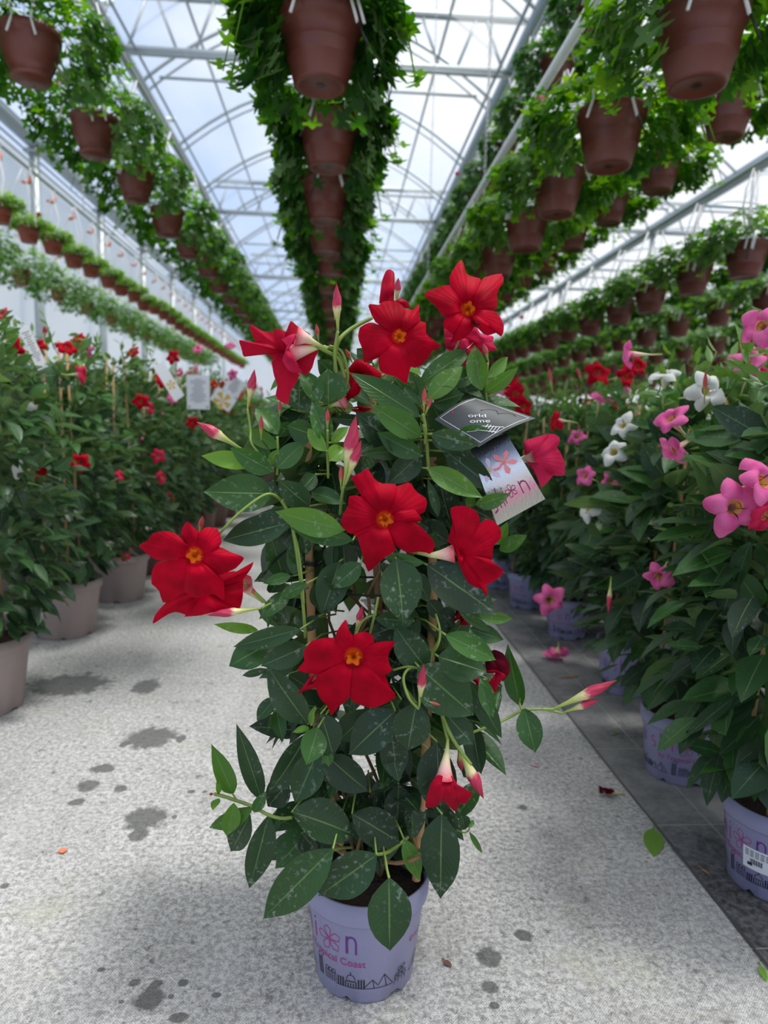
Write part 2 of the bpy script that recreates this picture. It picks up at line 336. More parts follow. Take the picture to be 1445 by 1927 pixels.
sm.grid([[(x-.0022, y, .0005), (x, y, .004), (x+.002, y, .0005)] for x, y in pts])
tag(sm.obj('trim_1', simple('seam_edge', (.07, .07, .07), .8)), 'dark overlapping seam edge of the ground cloth', kind='structure')
# walls
def tarp(name, x0, y0, x1, y1, z1, label, seed):
    b = MB(); L = math.hypot(x1-x0, y1-y0); n = int(L/.3); rows = []
    nx, ny = (y1-y0)/L, -(x1-x0)/L
    for k in range(13):
        z = z1*k/12
        rows.append([(x0+(x1-x0)*i/n + nx*.05*noise.noise(Vector((i*.45, z*.6, seed))), y0+(y1-y0)*i/n + ny*.05*noise.noise(Vector((i*.45, z*.6, seed))), z) for i in range(n+1)])
    b.grid(rows)
    m = simple('white_greenhouse_sheet', (.80, .80, .77), .6, var=.06, scale=1.2)
    nt = m.node_tree; p = nt.nodes['Principled BSDF']; tr = N(nt, 'ShaderNodeBsdfTranslucent'); tr.inputs[0].default_value = (.80, .82, .80, 1)
    ms = N(nt, 'ShaderNodeMixShader'); ms.inputs[0].default_value = .55; nt.links.new(p.outputs[0], ms.inputs[1]); nt.links.new(tr.outputs[0], ms.inputs[2]); nt.links.new(ms.outputs[0], nt.nodes['Material Output'].inputs[0])
    tag(b.obj(name, m), label, kind='structure')
tarp('wall_left', -6.0, -3, -6.0, 45, 5.8, 'white translucent sheet side wall', 1)
tarp('wall_back', -6.0, 45, 13.2, 45, 7.2, 'white translucent sheet end wall', 4)
tarp('wall_right', 13.2, 45, 13.2, -3, 5.8, 'white translucent sheet side wall opposite', 8)
# roof: bays, arches, ties, trusses, gutters
GZ = 5.86; BAYS = [(-3.05, 2.36), (2.36, 7.77), (7.77, 13.18)]; RISE = 1.15
def arch_z(x, b, dz=0): u = (x-b[0])/(b[1]-b[0])*2-1; return GZ + RISE*(1-u*u) + dz
film = bpy.data.materials.new('roof_film'); film.use_nodes = True; nt = film.node_tree
tr_ = N(nt, 'ShaderNodeBsdfTransparent'); tr_.inputs[0].default_value = (.93, .95, .96, 1)
tl_ = N(nt, 'ShaderNodeBsdfTranslucent'); tl_.inputs[0].default_value = (.9, .92, .93, 1)
ms_ = N(nt, 'ShaderNodeMixShader'); ms_.inputs[0].default_value = .16; nt.links.new(tr_.outputs[0], ms_.inputs[1]); nt.links.new(tl_.outputs[0], ms_.inputs[2]); nt.links.new(ms_.outputs[0], nt.nodes['Material Output'].inputs[0])
cb = MB()
for b in BAYS:
    xs = np.linspace(b[0], b[1], 21)
    cb.grid([[(x, y, arch_z(x, b, .04)) for x in xs] for y in (-3, 12, 28, 45)])
cb.grid([[(-6.0, y, GZ-.06), (-4.5, y, GZ+.5), (-3.05, y, GZ+.04)] for y in (-3, 45)])
tag(cb.obj('ceiling', film), 'clear plastic film roof stretched over the arches', kind='structure')
tn = [1]
def trim(mb, mt, label):
    tn[0] += 1; return tag(mb.obj('trim_%d' % tn[0], mt), label, kind='structure')
for x in (-3.05, 2.36, 7.77, -5.67, 13.1):
    g = MB()
    K_ = 1 if abs(x) > 5 else .6
    prof = [(-.14, .10), (-.13, .0), (-.06, -.09), (.06, -.09), (.13, .0), (.14, .10), (.12, .10), (.11, .01), (.05, -.075), (-.05, -.075), (-.11, .01), (-.12, .10)]
    g.grid([[(x+a*K_, y, GZ+c*K_) for a, c in prof] for y in np.linspace(-3, 45, 5)], closed=True)
    if x < 5: g.tube([(x-.22, -3, GZ-.06), (x-.22, 45, GZ-.06)], .022, 6); g.tube([(x+.24, -3, GZ-.02), (x+.24, 45, GZ-.02)], .02, 6)
    trim(g, M_gutter, 'blue grey steel roof gutter running along the greenhouse')
for bi, b in enumerate(BAYS):
    g = MB()
    for fx in ((.17, .37, .63, .83) if bi < 2 else (.3, .7)):
        x = b[0]+(b[1]-b[0])*fx; g.tube([(x, -3, arch_z(x, b, -.03)), (x, 45, arch_z(x, b, -.03))], .022, 5)
    trim(g, M_galv, 'lengthwise roof purlins under the plastic film')
TR = [3.1, 10.2, 17.3, 24.4, 31.5, 38.6]
def isec(mb, p0, p1, h, w):
    p0 = Vector(p0); p1 = Vector(p1); d = (p1-p0); L = d.length; d.normalize(); s = Vector((0, 1, 0)); u = d.cross(s) if abs(d.x) > .1 else Vector((1, 0, 0))
    R = Matrix((d, s, u)).transposed().to_3x3(); mb.box((p0+p1)/2, (L/2, w, h), rot=R)
for bi, b in enumerate(BAYS):
    for Y in TR:
        if bi == 2 and Y > 30: continue
        g = MB(); z1 = GZ+.68
        isec(g, (b[0], Y, GZ-.02), (b[1], Y, GZ-.02), .045, .05); isec(g, (b[0], Y, z1), (b[1], Y, z1), .04, .035)
        g.tube([(b[0], Y-.06, GZ-.075), (b[1], Y-.06, GZ-.075)], .012, 5)
        n = 6; w = (b[1]-b[0])/n
        for k in range(n):
            x0 = b[0]+w*k
            g.tube([(x0+.12, Y, GZ), (x0+w/2-.06, Y, z1)], .022, 5); g.tube([(x0+w/2+.06, Y, z1), (x0+w-.12, Y, GZ)], .022, 5)
        trim(g, M_galv, 'galvanised lattice roof truss across the bay')
    for Yi in range(18):
        Y = 1.7+2.37*Yi
        if bi == 2 and Yi > 9: break
        g = MB(); xs = np.linspace(b[0], b[1], 19)
        g.tube([(x, Y, arch_z(x, b)) for x in xs], .028, 5); g.tube([(x, Y+.30, arch_z(x, b)) for x in xs], .020, 5)
        if Yi % 2 == 0 or Yi > 8:
            zt = GZ+.10; g.tube([(b[0]+.3, Y, zt), (b[1]-.3, Y, zt)], .024, 5)
            for fx in (.33, .5, .67): x = b[0]+(b[1]-b[0])*fx; g.tube([(x, Y, zt), (x, Y, arch_z(x, b))], .012, 4)
        trim(g, M_galv, 'curved galvanised roof arch with its tie bar')
for Y in (6.65, 10.2, 13.75, 17.3, 20.85, 24.4, 28, 31.5, 35):
    g = MB(); g.box((-5.67, Y, GZ/2-.05), (.07, .07, GZ/2-.05)); g.box((-5.67, Y, GZ-.14), (.16, .12, .03)); g.box((-5.67, Y, .02), (.14, .14, .02))
    isec(g, (-5.6, Y, GZ-.12), (-3.1, Y, GZ-.12), .04, .03); isec(g, (-5.6, Y, GZ+.55), (-3.1, Y, GZ+.55), .03, .03)
    g.tube([(-5.6, Y, GZ-.1), (-4.4, Y, GZ+.53)], .02, 5); g.tube([(-4.3, Y, GZ+.53), (-3.1, Y, GZ-.1)], .02, 5)
    trim(g, M_galv, 'square steel post with cross beam by the sheet wall')
for x in (2.36, 7.77):
    for Y in (TR[2:] if x < 3 else TR[1:5]):
        g = MB(); g.box((x, Y, GZ/2-.04), (.05, .05, GZ/2-.045)); trim(g, M_galv, 'square steel post between two bays')
# ------------------------------------------------------------------ plant building blocks
WT = [(0, .05), (.07, .38), (.18, .76), (.32, .97), (.45, 1), (.6, .92), (.75, .66), (.86, .38), (.94, .15), (1, .0)]
def wprof(t):
    for (a, x), (b, y) in zip(WT, WT[1:]):
        if t <= b: return x+(y-x)*(t-a)/(b-a)
    return 0
SEG = {10: [0, .07, .18, .32, .45, .6, .75, .86, .94, 1], 6: [0, .12, .32, .55, .8, 1], 4: [0, .22, .6, 1], 16: [i/16 for i in range(17)]}
def leaf(mb, base, d, nrm, L, w, fold=.25, curl=.2, tone=.3, segs=6, wave=0, ph=0, mi=0):
    d = d.normalized(); side = d.cross(nrm)
    if side.length < 1e-5: side = d.orthogonal()
    side.normalize(); n = side.cross(d).normalized(); rows = []; uvs = []
    ac = (-1, -.5, 0, .5, 1) if segs >= 10 else (-1, 0, 1)
    for t in SEG[segs]:
        a = curl*t; c = base + d*(L*t*(1-.15*a*a)) - n*(L*curl*t*t*.5)
        hw = w*.5*wprof(t)
        nn = (n + d*(curl*t)).normalized()
        r = []
        for s in ac:
            wv = wave*w*math.sin(t*9+ph+(2 if s > 0 else 0))*abs(s)
            r.append(c + side*(s*hw*math.cos(fold*abs(s))) + nn*(hw*abs(s)*math.sin(fold)+wv)); uvs.append((.5+s*.5, t))
        rows.append(r)
    mb.grid(rows, uvs, tone, mi)
LOB = []
for k in range(15):
    a = math.radians(-160+320*k/14); rr = (.72+.28*math.cos(5*a*160/160*1.0)) if True else 1
    LOB.append((a, .70+.30*math.cos(a*5*.9)))
def lobed(mb, c, d, nrm, r, tone, cup=.25):
    d = d.normalized(); side = d.cross(nrm)
    if side.length < 1e-5: side = d.orthogonal()
    side.normalize(); n = side.cross(d).normalized()
    vs = [c]
    for a, q in LOB: vs.append(c + (d*math.cos(a)+side*math.sin(a))*r*q + n*(cup*r*q*q*(.6+.4*math.cos(2*a))))
    mb.add(vs, [(0, i, i+1) for i in range(1, len(LOB))], [(.5, .5)]*len(vs), tone)
def rv(r, z=1.):
    v = Vector((r.gauss(0, 1), r.gauss(0, 1), r.gauss(0, 1)*z)); return v.normalized()
# ---- hanging pots
def pot_mesh(kind):
    b = MB()
    if kind == 'bowl':
        pr = [(.001, 0), (.078, 0), (.083, .004), (.084, .020), (.079, .024), (.095, .055), (.112, .10), (.119, .15), (.1195, .165), (.127, .168), (.129, .198), (.123, .199), (.118, .165), (.10, .155), (.001, .155)]
    else:
        pr = [(.001, .006), (.060, .006), (.068, 0), (.080, .001), (.083, .01), (.098, .070), (.1015, .073), (.099, .078), (.1035, .083), (.101, .088), (.1055, .093), (.103, .098), (.1075, .104), (.106, .108), (.117, .158), (.124, .161), (.128, .194), (.128, .199), (.122, .199), (.117, .165), (.10, .155), (.001, .155)]
    b.lathe(pr, 36)
    n = 16; z = .0045 if kind != 'bowl' else -.001
    holes = [(0, 0, .014)] if kind != 'bowl' else [(.05*math.cos(a), .05*math.sin(a), .006) for a in (0, 1.57, 3.14, 4.71)]
    for hx, hy, hr in holes:
        b.add([(hx+hr*math.cos(q*2*math.pi/n), hy+hr*math.sin(q*2*math.pi/n), z) for q in range(n)], [tuple(range(n))], None, .5, 1)
    return b.mesh('hanging_pot', [M_terra if kind != 'orange' else M_terrab, M_blk])
PM = {k: pot_mesh(k) for k in ('tub', 'bowl', 'orange')}
def hanger_mesh(h, hook):
    b = MB()
    for k in range(3):
        a = math.radians(35+120*k); p = (.125*math.cos(a), .125*math.sin(a), .19)
        b.tube([p, (.07*math.cos(a), .07*math.sin(a), .19+h*.5), (0, 0, .19+h)], .0022, 4)
    b.tube([(0, 0, .19+h), (0, 0, .19+h+.03), (.012, 0, .19+h+.05), (.012, 0, .19+h+.07), (0, 0, .19+h+.085)], .004, 5)
    return b.mesh('hanger', M_wire)
HM = {}
def drip_mesh(seed, h):
    r = random.Random(seed); b = MB()
    for k in range(3):
        x = r.uniform(-.05, .05); s = r.choice((-1, 1))
        b.tube([(x, -.02*k, .19+h), (x+s*.05, -.05, .19+h*.7), (x+s*.10, -.10, .19+h*.35), (x+s*.07, -.12, .20), (x+s*.09, -.13, .13)], .0055, 5, mi=0)
        if k == 0: b.tube([(x+s*.09, -.131, .135), (x+s*.12, -.135, .07)], .004, 5, mi=1)
    return b.mesh('drip_tube', [M_wire, M_blk])
DM = {}
def basket_foliage(seed, n, R, H, droop, lr, tone, side_only=True, up=.5):
    r = random.Random(seed); b = MB()
    for k in range(n):
        a = r.uniform(0, 2*math.pi); ph = r.random()
        if ph < .62:      # mound
            rho = R*math.sqrt(r.random()); z = .19 + H*(1-(rho/R)**2)*r.uniform(.15, 1) + r.uniform(-.02, .03)
            p = Vector((rho*math.cos(a), rho*math.sin(a)*.85, z)); nrm = (Vector((math.cos(a)*.6*rho/R, math.sin(a)*.6*rho/R, 1))+rv(r)*.5).normalized()
        else:             # trailing round the sides and the back
            if side_only:
                a = r.choice((0, math.pi)) + r.gauss(0, .55)
                if math.sin(a) < -.6: a = -a
            rho = R*r.uniform(.62, 1.08); z = .19 - droop*r.random()**1.3
            rho *= 1 - .25*max(0, (.19-z)/max(droop, .01))
            p = Vector((rho*math.cos(a), rho*math.sin(a), z)); nrm = (Vector((math.cos(a), math.sin(a), .45))+rv(r)*.6).normalized()
        d = (Vector((math.cos(a), math.sin(a), r.uniform(-.8, .4)))+rv(r)*.6)
        d = d - nrm*d.dot(nrm)
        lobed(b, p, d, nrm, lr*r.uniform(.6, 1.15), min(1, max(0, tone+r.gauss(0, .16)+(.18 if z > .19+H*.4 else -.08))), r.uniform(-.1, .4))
    for k in range(14):   # runners
        a = r.uniform(0, 2*math.pi)
        if math.sin(a) < -.5: a = -a
        q = Vector((math.cos(a), math.sin(a), 0)); pts = [q*.06+Vector((0, 0, .2)), q*R*.6+Vector((0, 0, .2+H*.5)), q*R*1.0+Vector((0, 0, .16)), q*R*1.12+Vector((0, 0, .12-droop*.5*r.random()))]
        b.tube(pts, .0022, 4, tone=.8)
        for t in (2, 3): lobed(b, pts[t]+rv(r)*.02, q+rv(r)*.4, Vector((q.x*.4, q.y*.4, 1)), lr*.8, .6, .2)
    return b.mesh('foliage', M_ivy)
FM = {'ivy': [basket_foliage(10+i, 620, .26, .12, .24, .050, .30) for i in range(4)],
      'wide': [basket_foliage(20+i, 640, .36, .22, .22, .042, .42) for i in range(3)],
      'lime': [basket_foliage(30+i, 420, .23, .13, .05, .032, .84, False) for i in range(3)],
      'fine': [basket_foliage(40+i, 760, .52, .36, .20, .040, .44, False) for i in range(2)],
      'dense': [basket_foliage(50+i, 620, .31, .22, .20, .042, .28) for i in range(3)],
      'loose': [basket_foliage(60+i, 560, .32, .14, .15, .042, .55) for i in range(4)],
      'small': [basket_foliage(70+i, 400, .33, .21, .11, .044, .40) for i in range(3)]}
def cluster_mesh(mt, seed):
    r = random.Random(seed); b = MB()
    for k in range(34):
        d = rv(r); d.z = abs(d.z)*.9+.1; c = d*.026; s = d.orthogonal().normalized(); u = d.cross(s); q = r.uniform(.009, .014)
        vs = [c]+[c+(s*math.cos(a*math.pi/3)+u*math.sin(a*math.pi/3))*q*(1 if a % 2 else .8)+d*.004 for a in range(6)]
        b.add(vs, [(0, i+1, (i+1) % 6+1) for i in range(6)], [(.5, .6)]*7)
    return b.mesh('flower_cluster', mt)
CM = {'red': cluster_mesh(M_red, 1), 'pink': cluster_mesh(M_pink, 2), 'white': cluster_mesh(M_white, 3), 'rose': cluster_mesh(M_rose, 4)}
clip = MB(); clip.box((0, -.012, 0), (.022, .004, .007)); clip.box((.02, -.014, .012), (.006, .004, .018)); CLIP = clip.mesh('clip', M_orange)
ORD = 'first second third fourth fifth sixth seventh eighth ninth tenth eleventh twelfth thirteenth fourteenth fifteenth sixteenth'.split()
def basket(x, y, z, kind, pot, sc, h, label, group, flowers, k, clips=False):
    t = empty('hanging_basket', (x, y, z-.195*sc), rnd.choice((0, 0, .15, -.2)), sc); tag(t, label, 'hanging basket', group)
    link('pot', PM[pot], t)
    v = FM[kind]; link('foliage', v[k % len(v)], t)
    hh = h/sc
    hk = round(hh, 2)
    if hk not in HM: HM[hk] = hanger_mesh(hh-.085, None); DM[hk] = [drip_mesh(i+int(hk*100), hh) for i in range(3)]
    link('hanger', HM[hk], t)
    if k < 16: link('drip_tube', DM[hk][k % 3], t)
    if clips: link('clip', CLIP, t, (0, 0, .19+hh-.14), (0, rnd.uniform(-.5, .5), 0), 2.0)
    R = {'ivy': .24, 'wide': .33, 'lime': .15, 'fine': .3, 'dense': .29, 'loose': .3, 'small': .3}[kind]
    for f in range(flowers):
        a = rnd.uniform(2.6, 6.8); col = rnd.choice(ROWC)
        link('flower_cluster', CM[col], t, (R*.9*math.cos(a), R*.75*math.sin(a), .19+rnd.uniform(.06, .22)))
    return t
ROWS = [  # x, z of rim, first y, step, count, foliage, pot, scale, hanger, rail?, wording, colours, every
 (-.07, 2.08, 2.25, .67, 30, 'ivy', 'tub', 1.0, .50, 'above the middle of the aisle', ('rose', 'pink'), 3),
 (-1.35, 2.50, 3.27, .80, 24, 'wide', 'bowl', 1.0, .55, 'over the taupe potted plants', ('pink',), 4),
 (-2.80, 2.60, 6.08, .53, 28, 'lime', 'orange', .84, .45, 'of lime baskets with orange clips along the sheet wall', ('red',), 7),
 (-3.45, 2.45, 6.9, 1.0, 12, 'fine', 'orange', .8, .45, 'lower down beside the white sheet wall', ('rose',), 6),
 (1.41, 3.25, 3.45, .64, 30, 'dense', 'tub', .88, .50, 'hung highest under the roof gutter', ('red', 'rose', 'white'), 2),
 (1.02, 2.05, 2.05, .625, 30, 'loose', 'tub', 1.0, .45, 'hung from the white pipe', ('pink', 'rose', 'red'), 3),
 (1.86, 2.49, 3.41, .735, 24, 'loose', 'tub', 1.0, .50, 'behind the white pipe', ('rose', 'pink'), 4),
 (2.43, 2.00, 4.11, .63, 25, 'small', 'tub', 1.0, .42, 'hung from the outer rail', ('pink', 'white', 'red'), 2),
 (3.35, 2.00, 5.32, .70, 22, 'small', 'tub', 1.0, .42, 'one aisle beyond the outer rail', ('rose', 'white'), 3),
 (4.39, 2.00, 7.1, .76, 19, 'small', 'tub', 1.0, .42, 'two aisles beyond the outer rail', ('rose', 'pink'), 4),
 (5.5, 2.00, 8.9, .85, 15, 'small', 'tub', 1.0, .42, 'three aisles beyond the outer rail', ('pink',), 5),
 (6.7, 2.00, 10.8, .9, 13, 'small', 'tub', 1.0, .42, 'farther across, low behind the others', ('pink',), 5),
]
for ri, (x, z, y0, dy, n, kind, pot, sc, h, words_, cols, ev) in enumerate(ROWS):
    ROWC = cols
    for k in range(n):
        near = k < 14
        lab = ('%s terracotta basket from the near end of the row %s' % (ORD[k], words_)) if near else 'small distant terracotta basket at the far end of the row %s' % words_
        lab = ' '.join(lab.split()[:16])
        jx, jz = (rnd.uniform(-.015, .015), rnd.uniform(-.02, .02)) if k else (0, 0)
        basket(x+jx, y0+dy*k, z+jz, kind, pot, sc*(rnd.uniform(.97, 1.03) if k else 1), h+(-jz), lab, 'geranium baskets of the row '+words_, 1 if k % ev == 1 else (2 if ri == 4 and k % 3 == 0 else 0), k, ri in (2, 3))
    g = MB(); ye = y0+dy*n+.5; rr = .016 if ri != 5 else .024
    zr = z+h+.02
    xr = x-(.05 if ri == 5 else 0); g.tube([(xr, -1.0, zr), (xr, ye, zr)], rr, 8)
    if ri in (2, 3, 7): g.tube([(x+.05, -1, zr+.03), (x+.05, ye, zr+.03)], .009, 5)
    tag(g.obj('support_pipe', M_galv if ri != 5 else M_wire), 'steel pipe carrying the baskets of the row '+' '.join(words_.split()[:8]), 'pipe')
# chains that carry the pipes
def chain(x, y, z0, z1, label):
    b = MB(); n = int((z1-z0)/.034); n = min(n, 130)
    st = (z1-z0)/n
    for i in range(n):
        c = Vector((x, y, z0+st*(i+.5))); u = Vector((1, 0, 0)) if i % 2 else Vector((0, 1, 0))
        b.tube([c+u*(.009*math.cos(q))+Vector((0, 0, st*.66*math.sin(q))) for q in np.linspace(0, 2*math.pi, 9)], .0026, 4, cap=False)
    tag(b.obj('hanging_chain', M_chain), label, 'chain', 'chains holding up the basket pipes')
CH = [(1.02, 2.3, 2.52, 'steel chain on the white pipe beside its first baskets'), (1.02, 5.1, 2.52, 'steel chain on the white pipe in front of red flowers'), (1.02, 8.2, 2.52, 'steel chain farther along the white pipe'),
      (-1.35, 4.3, 3.07, 'steel chain rising beside the ivy row over the taupe pots'), (-.07, 4.6, 2.6, 'steel chain hidden over the middle basket row'), (-.07, 9.0, 2.6, 'thin chain over the far middle basket row'),
      (1.41, 7.0, 3.77, 'steel chain above the highest basket row'), (2.43, 6.2, 2.44, 'steel chain above the outer rail'), (-2.8, 8.0, 3.07, 'steel chain above the lime basket pipe')]
for x, y, z0, lab in CH:
    chain(x, y, z0, GZ+.35 if abs(x-2.43) > .01 else GZ-.1, lab)
# ---- generic mandevilla flower (axis +Z)
def gflower(mt, seed, R=.042):
    r = random.Random(seed); b = MB()
    for i in range(5):
        a0 = 2*math.pi*i/5 + r.uniform(-.1, .1); rows = []; uvs = []; tipo = r.uniform(.1, .3); RR = R*r.uniform(.9, 1.1); lean = r.uniform(-.25, .15)
        for j in range(8):
            t = j/7; row = []
            for k in range(7):
                s = k/6*2-1
                wd = .55+.65*math.sin(min(1, t*1.25)*math.pi/2)*(1 if t < .75 else 1-(t-.75)*2.9)
                ang = a0+s*.62*wd*.95/(.3+.7*t) * (.45+.55*t) + tipo*t*t*.8
                rad = (.13+.87*t)*RR*(1-.30*abs(s)**1.5*t)
                z = -.013*(1-min(1, t*3))**1.5 + .010*math.sin(t*2.4) - .020*t*t*(1+lean*3) + .0028*s*(1 if i % 2 else -1)*t + .0016*i*t - .004*abs(s)*t
                row.append((rad*math.cos(ang), rad*math.sin(ang), z)); uvs.append((k/6, t))
            rows.append(row)
        b.grid(rows, uvs)
    return b.mesh('flower', mt)
def gtube(mt):
    b = MB(); b.tube([(0, 0, -.085), (.002, 0, -.06), (.001, 0, -.045), (0, 0, -.03), (0, 0, -.016), (0, 0, -.004)], [.002, .0022, .003, .0055, .0078, .0095], 10, cap=False); return b.mesh('flower_tube', mt)
GT = {'r': gtube(M_ftube), 'w': gtube(M_wtube)}
GF = {'red': [gflower(M_red, i) for i in (1, 2)], 'rose': [gflower(M_rose, i) for i in (3, 4)], 'pink': [gflower(M_pink, i) for i in (5, 6, 7)], 'white': [gflower(M_white, i) for i in (8, 9)]}
def bflower(parent, loc, d, col, sc=1, tube=True, spin=None):
    q = Vector(d).to_track_quat('Z', 'Y').to_matrix().to_4x4() @ Matrix.Rotation(rnd.uniform(0, 6.28) if spin is None else spin, 4, 'Z')
    o = link('flower', rnd.choice(GF[col]), parent, loc, q.to_euler(), sc)
    if tube: link('flower_tube', GT['w' if col == 'white' else 'r'], o)
    return o
def budmesh(mt, L=1., n=10):
    """unit bud along +Z, length 1, radius about .09"""
    b = MB(); pr = [(0, .020), (.12, .026), (.25, .035), (.38, .055), (.5, .078), (.6, .088), (.72, .078), (.84, .05), (.94, .02), (1, .002)]
    rows = []; uvs = []
    for i in range(28):
        t = i/27
        for (a, x), (c, y) in zip(pr, pr[1:]):
            if a <= t <= c: rr = x+(y-x)*(t-a)/(c-a)
        tw = max(0, t-.45)*4.5
        rows.append([((rr*(1+.10*math.sin(5*(q/n*2*math.pi)+0)*(t > .45)))*math.cos(q/n*2*math.pi+tw), (rr*(1+.10*math.sin(5*(q/n*2*math.pi))*(t > .45)))*math.sin(q/n*2*math.pi+tw), t) for q in range(n)])
        uvs += [(q/n, t) for q in range(n)]
    b.grid(rows, uvs, closed=True); return b.mesh('bud', mt)
BM = {'bud': budmesh(M_bud, n=20), 'closed': budmesh(M_budred)}
def bud(parent, p0, p1, w, kind='bud'):
    d = Vector(p1)-Vector(p0); L = d.length; sx = w/.176
    o = link('bud', BM[kind], parent, p0, d.to_track_quat('Z', 'Y').to_euler(), (sx, sx, L)); return o
# ---- potted mandevillas in the display rows
def tube_pot(R, H, lip, mt, name):
    b = MB(); r0 = R*.76
    b.lathe([(.001, .004), (r0*.8, .004), (r0, 0), (r0+.002, .003), (R*.928, H-lip-.001), (R*.93, H-lip), (R*.985, H-lip+.001), (R*.988, H-lip+.004), (R, H), (R*.965, H), (R*.93, H-lip*.6), (R*.90, H-.03), (.001, H-.03)], 48)
    for i, v in enumerate(b.v):      # drainage notches round the foot
        if v[2] < .0035 and math.hypot(v[0], v[1]) > r0*.95:
            if (math.degrees(math.atan2(v[1], v[0])) % 60) < 9: b.v[i] = (v[0], v[1], .010)
    return b.mesh('pot', mt)
def soil_mesh(R, z, seed=1):
    b = MB(); n = 28; rows = []
    for i in range(10):
        rr = R*i/9+.0005; rows.append([(rr*math.cos(q*2*math.pi/n), rr*math.sin(q*2*math.pi/n), z+.006*noise.noise(Vector((rr*90*math.cos(q*.22), rr*90*math.sin(q*.22), seed)))) for q in range(n)])
    b.grid(rows, closed=True); return b.mesh('soil', M_soil)
PR_, PH_ = .100, .173
POT_L = tube_pot(PR_, PH_, .036, M_lav, 'lav'); POT_T = tube_pot(.142, .225, .035, M_taupe, 'taupe'); POT_B = tube_pot(.142, .225, .035, M_brownp, 'brown')
SOIL_L = soil_mesh(PR_*.90, PH_-.022); SOIL_T = soil_mesh(.128, .2)
def bush_foliage(seed, n, z0, z1, R, L, tone, top=1.12, lean=0, hang=.35):
    r = random.Random(seed); b = MB()
    for k in range(n):
        u = r.random(); z = z0+(z1-z0)*u; a = r.uniform(0, 2*math.pi)
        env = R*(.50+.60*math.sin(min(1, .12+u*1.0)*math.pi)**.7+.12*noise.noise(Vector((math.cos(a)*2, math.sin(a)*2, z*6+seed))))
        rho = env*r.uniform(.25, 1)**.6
        out = Vector((math.cos(a), math.sin(a), 0)); p = out*rho + Vector((0, 0, z))
        low = 1-u
        d = out*r.uniform(.4, 1.1)+Vector((0, 0, r.uniform(-.2, 1.0)-low*(.55+hang)))+rv(r)*.4
        nrm = out*.6+Vector((0, 0, .8))+rv(r)*.45
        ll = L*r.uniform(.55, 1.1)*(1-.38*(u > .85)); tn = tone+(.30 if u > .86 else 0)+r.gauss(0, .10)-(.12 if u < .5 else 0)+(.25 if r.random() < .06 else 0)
        leaf(b, p, d, nrm, ll, ll*r.uniform(.42, .56), r.uniform(.1, .45), r.uniform(-.1, .6), min(1, max(0, tn)), 6)
    for k in range(9):   # shoots above the crown
        a = r.uniform(0, 6.28); q = Vector((math.cos(a)*R*.6, math.sin(a)*R*.6, z1-.03)); e = q+Vector((r.uniform(-.03, .03), r.uniform(-.03, .03), r.uniform(.04, .10)*top))
        b.tube([q, (q+e)/2, e], .0016, 4, tone=.8)
        for j in range(4):
            c = q.lerp(e, .25*(j+1)); leaf(b, c, rv(r)+Vector((0, 0, .9)), rv(r), L*.45, L*.17, .4, .2, .72, 4)
    for k in range(6):
        a = r.uniform(0, 6.28); b.tube([(.03*math.cos(a), .03*math.sin(a), z0-.08), (.05*math.cos(a+1), .05*math.sin(a+1), (z0+z1)*.4), (.07*math.cos(a+2), .07*math.sin(a+2), z1*.9)], .003, 4, tone=.55)
    return b.mesh('foliage', M_leafb)
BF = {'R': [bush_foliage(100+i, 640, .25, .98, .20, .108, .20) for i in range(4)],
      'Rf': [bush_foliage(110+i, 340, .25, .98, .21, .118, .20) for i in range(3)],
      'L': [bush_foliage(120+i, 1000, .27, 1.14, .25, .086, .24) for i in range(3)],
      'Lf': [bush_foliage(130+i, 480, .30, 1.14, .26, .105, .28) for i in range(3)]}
STK = {}
def stake_mesh(h):
    b = MB()
    for k in range(3):
        a = 2.09*k+.4; b2 = .085
        b.tube([(b2*math.cos(a)*(1-.5*t), b2*math.sin(a)*(1-.5*t), .1+(h-.1)*t) for t in (0, .5, 1)], .0045, 6)
    return b.mesh('bamboo_frame', M_bamboo)
STK['R'] = stake_mesh(.95); STK['L'] = stake_mesh(1.15)
BUSH = []
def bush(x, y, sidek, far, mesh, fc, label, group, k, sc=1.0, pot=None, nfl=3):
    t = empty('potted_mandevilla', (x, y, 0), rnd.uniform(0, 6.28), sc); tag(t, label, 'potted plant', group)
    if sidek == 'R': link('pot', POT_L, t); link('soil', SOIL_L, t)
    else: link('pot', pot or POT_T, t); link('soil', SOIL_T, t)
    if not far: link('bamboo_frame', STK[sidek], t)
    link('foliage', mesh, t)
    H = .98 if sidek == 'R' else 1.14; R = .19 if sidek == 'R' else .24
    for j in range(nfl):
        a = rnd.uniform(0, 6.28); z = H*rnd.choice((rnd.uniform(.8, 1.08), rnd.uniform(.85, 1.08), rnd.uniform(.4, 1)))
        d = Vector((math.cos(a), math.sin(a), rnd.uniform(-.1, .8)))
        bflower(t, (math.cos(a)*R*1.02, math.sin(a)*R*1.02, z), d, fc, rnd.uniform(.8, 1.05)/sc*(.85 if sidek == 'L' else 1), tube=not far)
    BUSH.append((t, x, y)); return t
RX = [(.86, 1.18), (.885, 1.60), (.985, 2.16), (.985, 2.76), (.945, 3.23), (.92, 3.64)]
RX += [(.93, 3.64+.47*k) for k in range(1, 22)]
RC = ['pink', 'pink', 'pink', 'pink', 'rose', 'white', 'red', 'pink', 'red', 'rose']
for k, (x, y) in enumerate(RX):
    lab = '%s lavender potted mandevilla of the row along the dark cloth' % ORD[k] if k < 12 else 'distant lavender potted mandevilla of the row along the dark cloth'
    bush(x, y, 'R', k > 7, (BF['R'] if k < 8 else BF['Rf'])[k % (4 if k < 8 else 3)], RC[k % 10], lab, 'mandevillas along the dark cloth', k, nfl=(2 if k < 6 else 3), sc=1.0 if k != 3 else .97)
